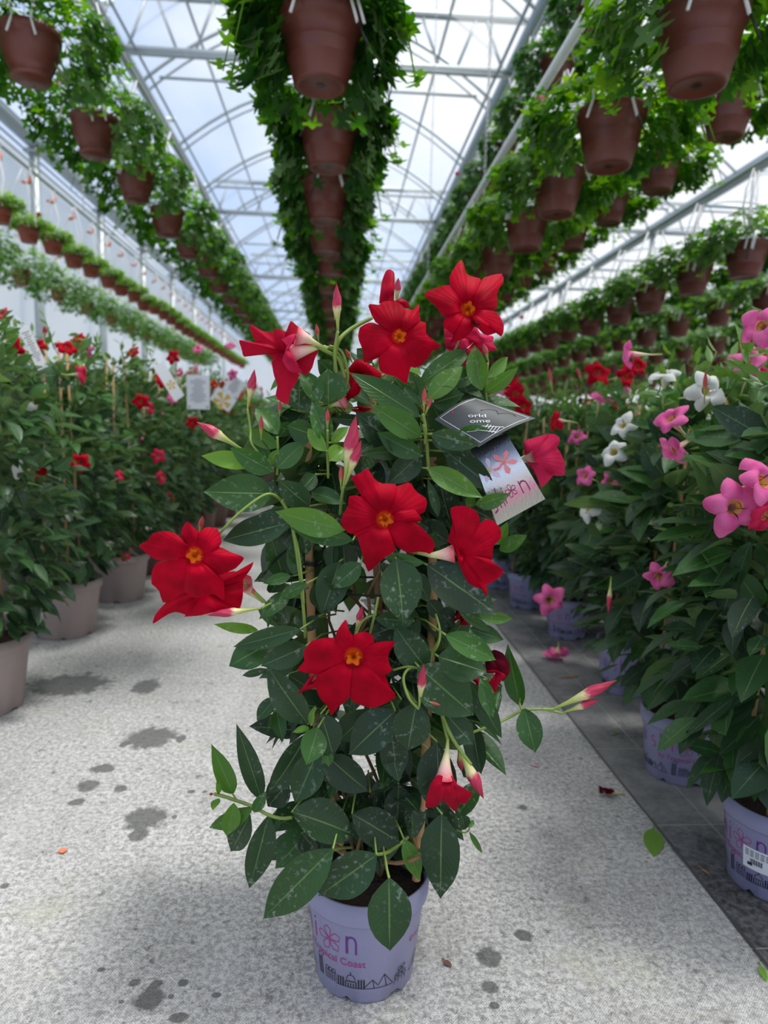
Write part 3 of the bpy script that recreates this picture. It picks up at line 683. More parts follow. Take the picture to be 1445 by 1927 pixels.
ROWN = ['second', 'third', 'fourth', 'fifth']
for ri, (x, y0, n) in enumerate([(1.36, 1.55, 24), (1.84, 2.55, 22), (2.34, 3.4, 20), (2.9, 4.3, 18)]):
    for k in range(n):
        near = k < 10
        lab = ('%s plant of the %s mandevilla row behind the lavender pots' % (ORD[k], ROWN[ri])) if near else 'distant plant of the %s mandevilla row behind the lavender pots' % ROWN[ri]
        fc = [['white', 'pink', 'white', 'rose', 'red'], ['red', 'rose', 'red', 'pink', 'white'], ['red', 'white', 'pink', 'red', 'rose'], ['pink', 'red', 'rose', 'white', 'red']][ri][k % 5]
        nr = y0+.55*k < 4.2
        bush(x+rnd.uniform(-.05, .05), y0+.55*k, 'R', not nr, (BF['R'] if nr else BF['Rf'])[(k+ri) % (4 if nr else 3)], fc, lab, 'mandevillas of the %s row' % ROWN[ri], k, nfl=6, sc=rnd.uniform(.97, 1.04))
for ri, (x, y0, n, dy) in enumerate([(-1.04, 2.02, 19, .62), (-1.60, 2.75, 17, .62), (-2.2, 3.9, 15, .65), (-2.85, 5.3, 13, .7)]):
    for k in range(n):
        nm = ['aisle row of taupe pots', 'second row beside the sheet wall', 'third row beside the sheet wall', 'row nearest the sheet wall'][ri]
        lab = ('%s tall mandevilla in the %s' % (ORD[k], nm)) if k < 10 else 'distant tall mandevilla in the %s' % nm
        xx, yy = (x, y0+dy*k) if ri else ([(-1.04, 2.02), (-1.08, 2.76), (-1.04, 3.32)]+[(-1.03, 3.32+.6*j) for j in range(1, 17)])[k]
        near = yy < 4.6
        bush(xx+(rnd.uniform(-.05, .05) if ri else 0), yy, 'L', not near, (BF['L'] if near else BF['Lf'])[(k+ri) % 3], ['red', 'rose', 'red', 'pink', 'white', 'red', 'pink'][(k+2*ri) % 7], lab, 'tall mandevillas of the '+nm, k, nfl=6 if yy > 3 else 3, pot=POT_B if (ri == 0 and k >= 3) else None, sc=rnd.uniform(.97, 1.03) if (ri or k > 2) else 1)
def near_bush(p):
    return min(BUSH, key=lambda b: (b[1]-p.x)**2+(b[2]-p.y)**2)[0]
def hang_flower(px, py, Y, col, dx, dy, dz, sc=1.0, spin=None):
    """a bloom of a display plant, at its own place; (dx,dy,dz) is where it faces"""
    p = at(px, py, Y); t = near_bush(p); bpy.context.view_layer.update()
    mi = t.matrix_world.inverted(); d = (mi.to_3x3() @ Vector((dx, dy, dz)))
    return bflower(t, mi @ p, d, col, sc/t.scale.x, True, spin)
bpy.context.view_layer.update()
for a in [(125, 655, 2.3, 'red', .4, -.5, .5), (155, 705, 2.4, 'rose', 1, -.1, .0), (285, 770, 3.2, 'rose', 1, -.3, -.1), (68, 757, 2.2, 'white', .3, -1, .1), (150, 870, 2.45, 'red', .2, -1, .1), (70, 882, 2.15, 'red', -.5, -.6, .4), (30, 885, 2.1, 'white', -.8, -.5, 0),
          (298, 858, 3.1, 'rose', .6, -.9, 0), (305, 898, 3.1, 'rose', 1, -.4, 0), (240, 1045, 2.95, 'rose', 1, -.2, -.2), (325, 672, 3.4, 'red', 0, -1, .2), (362, 795, 3.6, 'red', .3, -1, 0), (432, 650, 4.2, 'pink', 0, -.7, .6), (372, 657, 4.0, 'pink', 0, -.8, .5), (25, 655, 2.3, 'red', 0, -1, .3), (70, 650, 2.6, 'red', 0, -.6, .6), (265, 755, 3.0, 'red', 0, -1, 0), (250, 663, 3.3, 'red', -.2, -.7, .3), (437, 705, 4.1, 'pink', 0, -1, 0), (162, 655, 2.9, 'pink', 0, -1, .3)]: hang_flower(*a, sc=.85)
for a in [(1262, 788, 1.32, 'pink', -.7, -.35, .55, .95), (1268, 848, 1.34, 'pink', -.8, -.2, -.5, .95), (1385, 955, 1.02, 'pink', -.15, -1, .15, 1.15), (1437, 905, 1.0, 'pink', .2, -1, .4, 1.0), (1440, 970, 1.0, 'rose', .3, -1, -.3, .8), (1238, 1085, 1.30, 'pink', -.6, -.7, -.3, .8), (1035, 1130, 2.02, 'pink', -.1, -1, .1, 1.25),
          (1330, 735, 1.42, 'white', .15, -1, .15, 1.1), (1250, 705, 1.6, 'white', -.2, -.3, 1, 1.0), (1172, 800, 1.75, 'white', -.9, -.5, .4, .9), (1155, 850, 1.72, 'white', -.6, -.7, .4, .95), (1105, 958, 1.72, 'white', -1, -.25, .1, .95), (1130, 745, 2.3, 'pink', 0, -.35, .9, 1.05), (1100, 895, 2.0, 'pink', -.8, -.5, .3, .9),
          (1125, 702, 2.7, 'red', 0, -1, .2, 1.3), (1178, 708, 2.7, 'red', .3, -.9, .1, 1.3), (1045, 790, 1.9, 'red', -.9, -.1, .1, .8), (970, 740, 2.8, 'red', -.2, -1, .2, 1.1), (985, 765, 2.8, 'red', .1, -1, .1, 1.1), (965, 722, 2.9, 'red', -.4, -.5, .6, 1.), (1165, 760, 2.4, 'rose', 0, -1, 0, .9), (1415, 690, 1.5, 'rose', .2, -.2, 1, .8), (1150, 905, 1.8, 'pink', -.3, -1, -.2, .7), (940, 730, 3.2, 'pink', 0, -1, .3, 1), (1200, 690, 2.9, 'red', 0, -1, .3, 1.1)]: hang_flower(*a)
def hang_bud(px, py, qx, qy, Y, w, kind):
    p = at(px, py, Y); q = at(qx, qy, Y-.02); t = near_bush(p); mi = t.matrix_world.inverted(); bud(t, mi @ p, mi @ q, w, kind)
for a in [(1150, 1085, 1145, 1155, 1.5, .012, 'bud'), (1325, 760, 1328, 695, 1.25, .008, 'closed'), (1400, 680, 1392, 640, 1.5, .010, 'closed'), (1440, 690, 1436, 650, 1.45, .012, 'closed'), (1040, 740, 1032, 690, 2.2, .012, 'closed'), (1095, 720, 1085, 690, 2.5, .013, 'closed'), (85, 640, 84, 612, 2.3, .014, 'bud')]: hang_bud(*a)
#@@PART3
# ------------------------------------------------------------------ the red mandevilla standing in the aisle
PX, PY = .058, 1.0
plant = empty('red_mandevilla', (PX, PY, 0)); tag(plant, 'tall red flowering mandevilla in a printed lavender pot alone in the aisle', 'potted plant')
INV = Vector((-PX, -PY, 0))
def loc(p): return Vector(p)+INV
ZC = {'Z6': (240, 480, 3.284), 'Z7': (600, 470, 3.010), 'ZA': (240, 850, 3.284), 'ZB': (600, 850, 3.141), 'ZC': (360, 1150, 3.503), 'ZD': (700, 1200, 3.010), 'ZE': (470, 1550, 3.360)}
def zp(z, x, y): o = ZC[z]; return o[0]+x/o[2], o[1]+y/o[2]
link('pot', POT_L, plant); link('soil', SOIL_L, plant)
# stakes and ties
def stake(pts, r, name='bamboo_stake'):
    b = MB(); P = [loc(at(*p)) for p in pts]; Q = []
    n = 24
    for i in range(n+1):
        t = i/n*(len(P)-1); k = min(int(t), len(P)-2); Q.append(P[k].lerp(P[k+1], t-k))
    rs = [r*(1.13 if i % 7 == 3 else 1) for i in range(n+1)]
    b.tube(Q, rs, 10); return b.obj(name, M_bamboo, plant)
stake([(640, 1590, .965), (590, 1330, .95), (584, 1120, .945), (578, 820, .96)], .0062)
stake([(783, 1655, .945), (797, 1480, .945), (815, 1150, .965), (812, 860, .975)], .0066)
stake([(735, 1560, 1.06), (722, 1300, 1.06), (705, 1000, 1.05), (700, 700, 1.03)], .006)
for (px, py, Y) in ((583, 1061, .947), (589, 1318, .95)):
    b = MB(); c = loc(at(px, py, Y)); 
    for dz in (0, .0035): b.tube([c+Vector((.0095*math.cos(a), .0095*math.sin(a), dz)) for a in np.linspace(0, 2*math.pi, 15)], .0016, 5, cap=False)
    b.tube([c+Vector((.009, -.004, .001)), c+Vector((.017, -.006, .004))], .0022, 5)
    b.obj('plant_tie', M_tie, plant)
for z in (.33, .62):   # wire hoops of the frame
    b = MB(); b.tube([(.085*math.cos(a), .01+.06*math.sin(a), z) for a in np.linspace(0, 2*math.pi, 25)], .0018, 5, cap=False)
    b.obj('frame_hoop', M_tie, plant)
# climbing stems
b = MB(); rs_ = random.Random(5)
for k in range(7):
    a = rs_.uniform(0, 6.28); pts = []
    for i in range(26):
        t = i/25; rr = .03+.045*math.sin(min(1, t*2)*1.57); aa = a+t*rs_.uniform(4.5, 5.5)
        pts.append((rr*math.cos(aa), rr*.7*math.sin(aa)+.02, .14+.80*t))
    b.tube(pts, [.0032-.0015*i/25 for i in range(26)], 6, tone=.5)
b.obj('climbing_stem', M_stemw, plant)
stems = MB()
def stem(pts, r=.0018):
    P = [loc(at(*p)) for p in pts]; Q = []
    n = 6*(len(P)-1)
    for i in range(n+1):   # catmull rom
        t = i/6; k = min(int(t), len(P)-2); u = t-k
        a, b_, c, d = P[max(k-1, 0)], P[k], P[k+1], P[min(k+2, len(P)-1)]
        Q.append(.5*((2*b_)+(c-a)*u+(2*a-5*b_+4*c-d)*u*u+(3*b_-a-3*c+d)*u**3))
    stems.tube(Q, r, 6)
def zs(z, pts, r=.0018): stem([zp(z, x, y)+(Y,) for x, y, Y in pts], r)
# (zoom frame, base x, base y, tip x, tip y, width, tone, depth, tip nearer by)
HL = [
('Z6',790,1290,455,1240,100,.88,.91),('Z6',905,1335,638,1195,125,.5,.89),('Z6',940,1185,710,1075,95,.62,.92),('Z6',925,1110,790,930,115,.52,.92),('Z6',925,1320,1095,1150,120,.45,.90),
('Z6',1160,1110,985,1055,140,.32,.91),('Z6',1240,925,1240,705,185,.42,.91),('Z6',1180,910,1072,712,120,.5,.90),('Z6',1060,960,1062,770,150,.25,.93),('Z6',1232,1160,1140,900,125,.5,.89),
('Z6',1230,1210,1105,1065,80,.78,.885),('Z6',1262,1160,1365,1060,65,.8,.89),('Z6',1250,1270,1340,1185,110,.8,.88),('Z6',880,1290,790,1120,85,.5,.92),('Z6',1285,745,1175,650,110,.25,.94),
('Z6',1010,1080,925,1060,90,.3,.93),('Z6',1180,1330,1060,1350,90,.1,.95),('Z6',880,1290,930,1200,60,.7,.9),
('Z7',570,765,880,545,105,.5,.92),('Z7',620,855,818,650,110,.6,.90),('Z7',740,765,905,688,90,.35,.92),('Z7',650,870,822,815,130,.22,.905),('Z7',925,795,877,540,115,.62,.91),
('Z7',945,805,1127,670,75,.6,.91),('Z7',950,720,1077,605,72,.68,.92),('Z7',578,1060,297,880,125,.55,.87),('Z7',585,1165,325,1035,120,.35,.88),('Z7',570,945,175,693,125,.38,.90),
('Z7',565,885,420,720,110,.32,.91),('Z7',588,880,508,685,120,.38,.905),('Z7',715,1020,640,870,120,.2,.92),('Z7',718,1035,880,893,150,.4,.90),('Z7',780,1042,987,1032,100,.5,.87),
('Z7',640,1042,905,1108,110,.2,.86),('Z7',640,1078,865,1130,80,.18,.87),('Z7',618,1240,922,1400,120,.65,.86),('Z7',572,1160,395,1325,135,.12,.89),('Z7',885,1442,1082,1388,85,.55,.86),
('Z7',720,1140,1000,1360,150,.08,.89),('Z7',562,1115,240,1162,85,.3,.90),('Z7',440,1110,215,925,165,.12,.93),('Z7',562,1160,560,1320,110,.1,.92),('Z7',850,1300,970,1400,100,.12,.91),
('Z7',260,965,68,955,65,.12,.93),('Z7',850,1465,872,1368,50,.6,.9),('Z7',700,1280,800,1420,120,.08,.93),('Z7',800,745,885,860,110,.15,.93),('Z7',300,640,215,560,80,.3,.97),
('ZA',900,258,474,248,205,.30,.87),('ZA',1008,440,578,548,165,.12,.89),('ZA',1338,480,910,372,150,.66,.84),('ZA',1392,545,1000,470,115,.42,.855),('ZA',960,775,880,508,150,.22,.92),
('ZA',1030,765,1030,502,85,.36,.90),('ZA',1125,335,930,175,140,.2,.89),('ZA',1120,285,972,362,115,.28,.90),('ZA',1140,255,1335,310,100,.32,.90),('ZA',1010,768,838,812,65,.5,.89),
('ZA',1000,878,820,1025,95,.32,.89),('ZA',1108,815,930,912,75,.45,.87),('ZA',960,915,950,1085,130,.2,.92),('ZA',805,1100,543,1070,65,.78,.90),('ZA',1068,1095,645,1210,120,.2,.87),
('ZA',1218,775,1225,1010,170,.18,.90),('ZA',1442,690,1272,842,120,.32,.87),('ZA',1272,572,1255,735,90,.12,.92),('ZA',1330,560,1345,760,150,.05,.93),('ZA',900,930,865,1088,42,.5,.91),
('ZA',1080,510,1110,640,80,.18,.90),('ZA',880,870,960,760,90,.15,.93),('ZA',1190,790,1290,720,80,.3,.91),('ZA',1040,1010,1090,1090,70,.15,.92),
('ZB',452,632,502,1010,235,.16,.84),('ZB',640,672,1052,958,235,.06,.86),('ZB',395,625,622,660,85,.4,.85),('ZB',562,710,652,885,130,.12,.88),('ZB',642,1285,448,1035,180,.18,.87),
('ZB',706,1215,992,1300,210,.22,.86),('ZB',748,1085,1058,1232,135,.52,.84),('ZB',590,1270,918,1560,275,.22,.85),('ZB',890,1045,1090,1112,105,.28,.90),('ZB',945,965,1152,990,72,.6,.90),
('ZB',825,930,1032,1070,62,.38,.89),('ZB',560,1000,328,985,105,.28,.90),('ZB',505,1010,300,1090,140,.05,.93),('ZB',1196,1505,1113,1152,115,.38,.93),('ZB',955,1340,1032,1568,85,.5,.87),
('ZB',1068,585,1228,493,82,.55,.90),('ZB',1060,550,1112,418,62,.66,.91),('ZB',702,385,645,160,55,.3,.89),('ZB',715,165,788,470,160,.06,.92),('ZB',598,420,775,540,140,.08,.91),
('ZB',860,190,1002,310,130,.12,.92),('ZB',905,340,1030,400,110,.06,.92),('ZB',760,560,660,600,110,.1,.93),('ZB',330,560,480,610,90,.3,.9),('ZB',300,960,470,1100,140,.06,.94),
('ZB',520,1050,650,1200,120,.05,.94),('ZB',120,650,20,960,170,.14,.9),('ZB',700,930,800,1040,110,.05,.94),('ZB',380,1440,560,1500,110,.15,.93),('ZB',450,1250,400,1330,110,.1,.95),
('ZC',503,225,252,358,180,.30,.89),('ZC',755,228,463,362,155,.13,.87),('ZC',770,742,498,368,200,.13,.87),('ZC',778,772,670,797,48,.7,.85),('ZC',790,745,806,638,46,.7,.85),('ZC',832,768,762,1012,160,.45,.84),
('ZC',848,680,942,968,175,.1,.88),('ZC',895,930,905,1024,75,.45,.87),('ZC',1345,660,1030,950,235,.07,.87),('ZC',1180,640,960,870,200,.12,.90),('ZC',762,800,508,1225,185,.12,.90),
('ZC',832,925,683,1268,220,.16,.88),('ZC',560,575,427,722,95,.2,.92),('ZC',560,640,602,862,95,.36,.93),('ZC',522,680,500,828,28,.2,.92),('ZC',465,1245,303,762,130,.13,.90),
('ZC',272,1205,148,912,125,.58,.90),('ZC',405,1288,105,1445,115,.55,.90),('ZC',278,1265,236,1495,115,.66,.89),('ZC',178,1205,190,1065,42,.8,.90),('ZC',175,1235,140,1308,52,.7,.90),
('ZC',412,1325,490,1190,75,.45,.88),('ZC',392,1345,248,1605,155,.14,.91),('ZC',505,1345,382,1842,180,.15,.885),('ZC',662,1330,1097,1475,260,.1,.86),('ZC',1060,1335,1385,1530,240,.04,.88),
('ZC',895,950,1165,1192,215,.05,.90),('ZC',1300,845,1368,1125,150,.1,.89),('ZC',1180,1195,1401,1085,80,.1,.92),('ZC',640,1130,502,1290,170,.05,.93),('ZC',500,380,325,430,50,.2,.91),
('ZC',640,420,790,520,110,.08,.92),('ZC',575,1360,520,1480,70,.2,.92),('ZC',1215,1590,1240,1480,60,.3,.9),('ZC',950,760,1000,920,140,.05,.94),('ZC',1250,1000,1330,860,120,.05,.95),
('ZD',865,402,925,654,140,.34,.88),('ZD',400,1000,385,1485,218,.1,.84),('ZD',252,370,200,645,210,.12,.86),('ZD',110,530,146,815,150,.06,.88),('ZD',370,590,390,1035,225,.06,.87),
('ZD',425,435,573,608,145,.15,.87),('ZD',560,250,736,578,115,.17,.87),('ZD',615,258,676,450,72,.42,.85),('ZD',722,300,698,425,38,.3,.9),('ZD',570,480,615,775,130,.1,.90),
('ZD',605,820,470,1032,110,.3,.88),('ZD',550,1075,578,1030,28,.6,.92),('ZD',550,1100,628,1228,34,.58,.91),('ZD',500,1000,530,1095,80,.15,.92),('ZD',165,350,10,415,80,.28,.9),
('ZD',520,790,620,640,100,.08,.92),('ZD',150,830,140,1110,160,.05,.93),('ZD',60,780,90,1160,150,.04,.94),('ZD',300,1050,330,1250,110,.04,.97),('ZD',480,470,560,560,90,.12,.92),
('ZA',1160,140,1060,250,95,.2,.90),('ZA',1180,400,1120,520,90,.15,.90),('ZA',1180,1020,1090,1110,80,.12,.91),('ZA',1000,620,1090,700,70,.35,.90),('Z7',300,1080,180,1180,95,.15,.92),('Z7',700,1480,620,1340,90,.12,.93),('ZB',640,880,740,990,90,.08,.92),('ZD',330,640,420,760,110,.1,.90),
('ZE',878,345,885,825,265,.16,.80),('ZE',525,160,63,618,240,.24,.83),('ZE',800,195,432,462,245,.13,.835),('ZE',975,100,1080,365,105,.62,.87),('ZE',330,60,420,170,130,.06,.93),
]
hr = random.Random(11)
fol = MB()
def hleaf(z, bx, by, tx, ty, w, tone, Y, i):
    k = ZC[z][2]; a = zp(z, bx, by); c = zp(z, tx, ty)
    dY = hr.uniform(-.012, .022); Pa = at(*a, Y+dY*.5); Pc = at(*c, Y-dY)
    view = (CAM-(Pa+Pc)/2).normalized(); L = (Pc-Pa).length; d = (Pc-Pa)/L
    W_ = w/k*Y/FPX*1.16
    tilt = hr.uniform(-.35, .35); s = d.cross(view).normalized(); nrm = (view + s*tilt).normalized()
    curl = hr.uniform(.10, .45); Lx = L*(1+.05*curl)
    base = loc(Pa)+nrm*(L*curl*.12)
    leaf(fol, base, d+nrm*curl*.22, nrm, Lx, W_*(1+.08*abs(tilt)), hr.uniform(.16, .50), curl, tone, 16, .030, hr.uniform(0, 6))
    # leaf stalk back to the climbing stems
    ax = Vector((max(-.07, min(.07, loc(Pa).x*.55)), .0, loc(Pa).z-.012-.2*abs(loc(Pa).x)*.3))
    if w > 70 and loc(Pa).x > -.13 and loc(Pa).x < .12: stems.tube([base, base.lerp(ax, .45)+Vector((0, 0, .006)), ax], .0014, 5, tone=.6)
for i, h in enumerate(HL): hleaf(*h, i)
fol.obj('foliage', M_leaf, plant)
# leaves deeper in the plant
fi = MB(); r = random.Random(77)
def clamp(x, a, b): return max(a, min(b, x))
n = 0
while n < 620:
    py = r.uniform(690, 1580); lo, hi = (555, 880) if py < 1400 else (590, 850)
    px = r.uniform(lo, hi); Y = r.uniform(.95, 1.14)
    if 615 < px < 700 and 1060 < py < 1190 and r.random() < .9: continue
    if 670 < px < 720 and 1400 < py < 1490 and r.random() < .9: continue
    p = loc(at(px, py, Y)); out = Vector((p.x, p.y-.02, 0)); 
    if out.length > (.165 if py < 1380 else .115): continue
    n += 1; out = out.normalized()
    d = out*r.uniform(.3, 1)+Vector((0, 0, r.uniform(-1., .5)))+rv(r)*.4
    ll = r.uniform(.06, .10); leaf(fi, p, d, out*.7+Vector((0, 0, .7))+rv(r)*.4, ll, ll*r.uniform(.45, .6), r.uniform(.1, .4), r.uniform(0, .5), clamp(r.gauss(.14, .12)+(.15 if py < 850 else 0), 0, 1), 10)
fi.obj('inner_foliage', M_leaf, plant)
# ---- blooms: petals traced one by one, each a curved sheet running down into the throat
def cat(pts, n):
    P = [Vector((x, y)) for x, y in pts]; L = [0]
    for a, c in zip(P, P[1:]): L.append(L[-1]+(c-a).length)
    out = []
    for i in range(n):
        s = L[-1]*i/(n-1); k = 0
        while k < len(L)-2 and L[k+1] < s: k += 1
        u = (s-L[k])/(L[k+1]-L[k]+1e-9); a, b_, c, d = P[max(k-1, 0)], P[k], P[k+1], P[min(k+2, len(P)-1)]
        u2 = .5*((2*b_)+(c-a)*u+(2*a-5*b_+4*c-d)*u*u+(3*b_-a-3*c+d)*u**3)
        out.append(b_.lerp(c, u)*.45+u2*.55)
    return out
def bloom(z, c, Y, petals, mt, name='flower', depth=.017, flare=.016, tilt=(0, 0), throat=True, R=None, seed=1, tube_to=None, tmat=None, lift=None, mats=None, label=None):
    r = random.Random(seed); k = ZC[z][2]; cx_, cy_ = zp(z, *c); S_ = Y/FPX
    root_p = at(cx_, cy_, Y)
    b = MB(); R = R or max(math.hypot(x-c[0], y-c[1]) for p in petals for x, y in p)
    for pi, pl in enumerate(petals):
        o = cat(pl, 25); rows = []; uvs = []; off = r.uniform(-.0022, .0022)+(pi % 2)*.0016; bul = r.uniform(.004, .010); lean = r.uniform(-.006, .010); ph = r.uniform(0, 6)
        for j in range(13):
            t = j/12; row = []
            for i, q in enumerate(o):
                s = i/24; dx, dy = q.x-c[0], q.y-c[1]; rr = math.hypot(dx, dy)/R*t
                x, y = c[0]+dx*t, c[1]+dy*t
                dep = depth*max(0, 1-rr*3.2)**1.6 - .004*math.sin(min(1, rr*1.6)*math.pi) + flare*rr*rr*rr + off*min(1, rr*3) - bul*math.sin(s*math.pi)*math.sin(min(1, t)*math.pi*.9) + lean*rr*rr \
                    + .0012*math.sin(s*17+ph+t*3)*t*t + .0020*math.cos(s*6.3+ph)*t
                dep += tilt[0]*dx*t/R*.03 + tilt[1]*dy*t/R*.03
                row.append(loc(at(*zp(z, x, y), Y+dep))); uvs.append((s, max(t*math.hypot(dx, dy)/R*1.05, 0)+(.0 if throat else .3)))
            rows.append(row)
        b.grid(rows, uvs, .5, pi if mats else 0)
    o = b.obj(name, mats or mt, plant)
    if label: o['label'] = label
    if throat:
        tb = MB(); f = R/k*S_*.135; rows = []; uvs = []
        ctr = loc(root_p); vd = (root_p-CAM).normalized(); a1 = vd.cross(Vector((0, 0, 1))).normalized(); a2 = a1.cross(vd)
        for j in range(7):
            t = j/6; rows.append([ctr + vd*(.0015+.011*(1-t)**1.3) + (a1*math.cos(q)+a2*math.sin(q))*f*(.25+.75*t)*(1+.22*math.cos(5*q+seed)*t) for q in np.linspace(0, 2*math.pi, 26)]); uvs += [(i/25, t) for i in range(26)]
        tb.grid(rows, uvs); tb.obj('throat', M_throat, o)
    if tube_to:
        tb = MB(); P = [loc(at(*zp(z, x, y), yy)) for x, y, yy in tube_to]; n = 14; Q = []
        for i in range(n+1):
            t = i/n*(len(P)-1); kk = min(int(t), len(P)-2); Q.append(P[kk].lerp(P[kk+1], t-kk))
        tb.tube(Q, [.0020+.0105*(i/n)**1.9 for i in range(n+1)], 12, cap=False); tb.obj('flower_tube', tmat or M_ftube, o)
    return o
bloom('ZA', (480, 850), .865, [[(560,750),(660,738),(730,750),(778,680),(765,720),(715,790)],[(715,790),(712,900),(690,978),(640,970)],[(650,970),(560,985),(450,1012),(350,1020)],[(380,1015),(300,990),(240,1010),(155,1065),(175,1000),(245,925),(330,860)],[(330,860),(300,760),(420,740),(570,740)]], M_red, seed=2, throat=False, flare=.004, tilt=(0, -.2), tube_to=[(840,930,.90),(760,870,.895),(715,810,.88)])
bloom('ZA', (415, 640), .835, [
 [(335,655),(180,670),(68,582),(130,545),(150,508),(230,488),(310,512),(372,590)],
 [(370,590),(330,520),(345,460),(370,430),(410,470),(445,505),(420,590)],
 [(420,600),(440,500),(490,465),(560,480),(582,560),(540,615),(460,640)],
 [(455,620),(560,585),(640,622),(722,655),(670,720),(600,750),(520,772),(440,700)],
 [(460,680),(520,760),(590,790),(598,920),(530,878),(430,907),(350,862),(370,680)],
 [(400,690),(360,850),(330,862),(225,940),(190,850),(148,820),(150,740),(185,680),(300,672),(375,640)]], M_red, seed=3, flare=.008)
bloom('Z7', (400, 300), .93, [[(340,305),(356,180),(385,112),(428,130),(425,300)],[(440,310),(455,275),(500,290),(520,330),(470,330)]], M_redb, seed=9, throat=False, label='red petals of a bloom seen from behind')
bloom('Z7', (455, 490), .86, [
 [(425,475),(320,410),(278,310),(340,312),(370,290),(445,295),(490,340),(470,455)],
 [(465,455),(475,340),(530,342),(567,306),(568,360),(572,408),(490,470)],
 [(480,455),(570,405),(607,415),(608,480),(693,545),(645,570),(612,622),(560,667),(515,660),(470,530)],
 [(490,530),(525,640),(512,690),(495,763),(440,722),(350,692),(338,610),(430,520)],
 [(440,530),(340,610),(253,640),(250,575),(222,500),(232,440),(290,410),(350,428),(435,460)]], M_red, seed=4, flare=.010)
bloom('Z7', (880, 520), .93, [[(830,530),(800,590),(725,565),(710,500),(760,490),(840,480)],[(835,500),(885,433),(920,480),(990,490),(985,530),(1010,565),(930,580),(880,540)],[(900,550),(930,585),(885,685),(830,660),(775,640),(840,570)],[(720,560),(710,440),(800,470),(850,520)]], M_rose, seed=5, throat=False, label='rosy red bloom seen from behind', tube_to=[(775,580,.94),(800,540,.94),(830,520,.935)])
bloom('Z7', (845, 335), .87, [
 [(835,320),(760,240),(738,160),(768,100),(800,58),(817,65),(832,130),(860,150),(922,170),(890,310)],
 [(870,320),(920,170),(980,143),(1037,135),(1047,180),(1010,240),(1005,335),(890,345)],
 [(865,350),(960,330),(1012,360),(1047,420),(1045,470),(1030,497),(1008,470),(950,487),(905,450),(850,370)],
 [(875,360),(872,450),(830,500),(738,532),(768,490),(708,440),(718,375),(820,325)],
 [(830,350),(710,377),(670,330),(593,253),(650,220),(740,198),(805,240),(850,310)]], M_red, seed=6, flare=.012, tilt=(.1, -.3))
bloom('Z7', (900, 405), .862, [[(880,380),(872,400),(880,430),(905,445),(922,425),(920,385),(900,370)]], M_wilt, seed=7, throat=False, label='shrivelled dark scrap of petal')
bloom('Z6', (965, 600), .90, [
 [(960,500),(980,470),(1010,406),(1060,450),(1127,488),(1120,545),(1010,560)],
 [(900,520),(905,455),(960,465),(1000,500),(990,560),(950,570)],
 [(1000,540),(1060,510),(1180,575),(1157,640),(1140,700),(1100,742),(1020,705),(965,640)],
 [(920,590),(970,650),(1060,730),(1050,775),(1005,850),(992,927),(940,902),(913,872),(930,820),(903,740),(890,660)],
 [(900,600),(840,590),(790,592),(718,630),(705,580),(688,525),(760,535),(860,545),(940,580)],
 [(970,610),(930,640),(885,640),(850,570),(790,530),(765,480),(757,425),(830,468),(905,480),(950,515),(972,570)]], M_redb, seed=8, throat=False, flare=-.02, depth=.0, label='red bloom seen from the side at the top of the plant', tube_to=[(1220,565,.895),(1160,575,.885),(1090,590,.878),(1000,610,.875)])
bloom('Z6', (985, 560), .868, [[(950,520),(1030,483),(1045,500),(1010,560),(970,620),(1000,690),(1085,730),(1000,720),(955,650)]], M_rose, seed=12, throat=False, depth=0, flare=0, label='pale rosy petal back curling over the bloom', tube_to=[(1230,580,.888),(1150,540,.878),(1100,515,.872),(1040,500,.870)])
bloom('Z7', (230, 700), .92, [[(153,690),(215,618),(290,650),(355,702),(345,735),(260,760)],[(250,740),(225,820),(130,862),(180,790),(152,700)],[(170,700),(200,640),(300,690),(280,760)]], M_red, seed=10, throat=False, tube_to=[(55,890,.92),(90,870,.92),(140,850,.915)])
bloom('Z7', (235, 900), .93, [[(175,895),(230,885),(300,898),(250,925),(215,925),(180,905)]], M_red, seed=11, throat=False)
bloom('Z7', (345, 1175), .94, [[(322,1200),(318,1160),(345,1165),(390,1180),(350,1195)]], M_redb, seed=13, throat=False)
bloom('ZB', (390, 400), .835, [
 [(360,390),(260,275),(190,150),(240,130),(290,97),(320,150),(362,187),(465,200),(420,380)],
 [(400,390),(440,220),(500,190),(540,180),(572,232),(638,282),(632,340),(602,372),(420,400)],
 [(410,410),(480,345),(560,338),(610,402),(570,418),(480,420)],
 [(400,400),(560,415),(620,460),(687,540),(665,605),(610,590),(520,597),(430,532),(385,430)],
 [(410,430),(435,530),(455,580),(370,640),(293,712),(260,620),(240,540),(228,500),(360,420)],
 [(380,430),(300,522),(208,495),(215,440),(270,388),(340,390)],
 [(345,405),(240,440),(195,490),(135,440),(137,378),(170,330),(180,262),(260,268),(345,375)]], M_red, seed=14, flare=.006, tilt=(.1, 0))
bloom('ZB', (200, 410), .832, [[(190,350),(240,370),(235,420),(200,480),(150,455),(136,430),(136,378),(165,370)]], M_wilt, seed=15, throat=False, depth=0, flare=0, label='wrinkled dark patch at the petal edge')
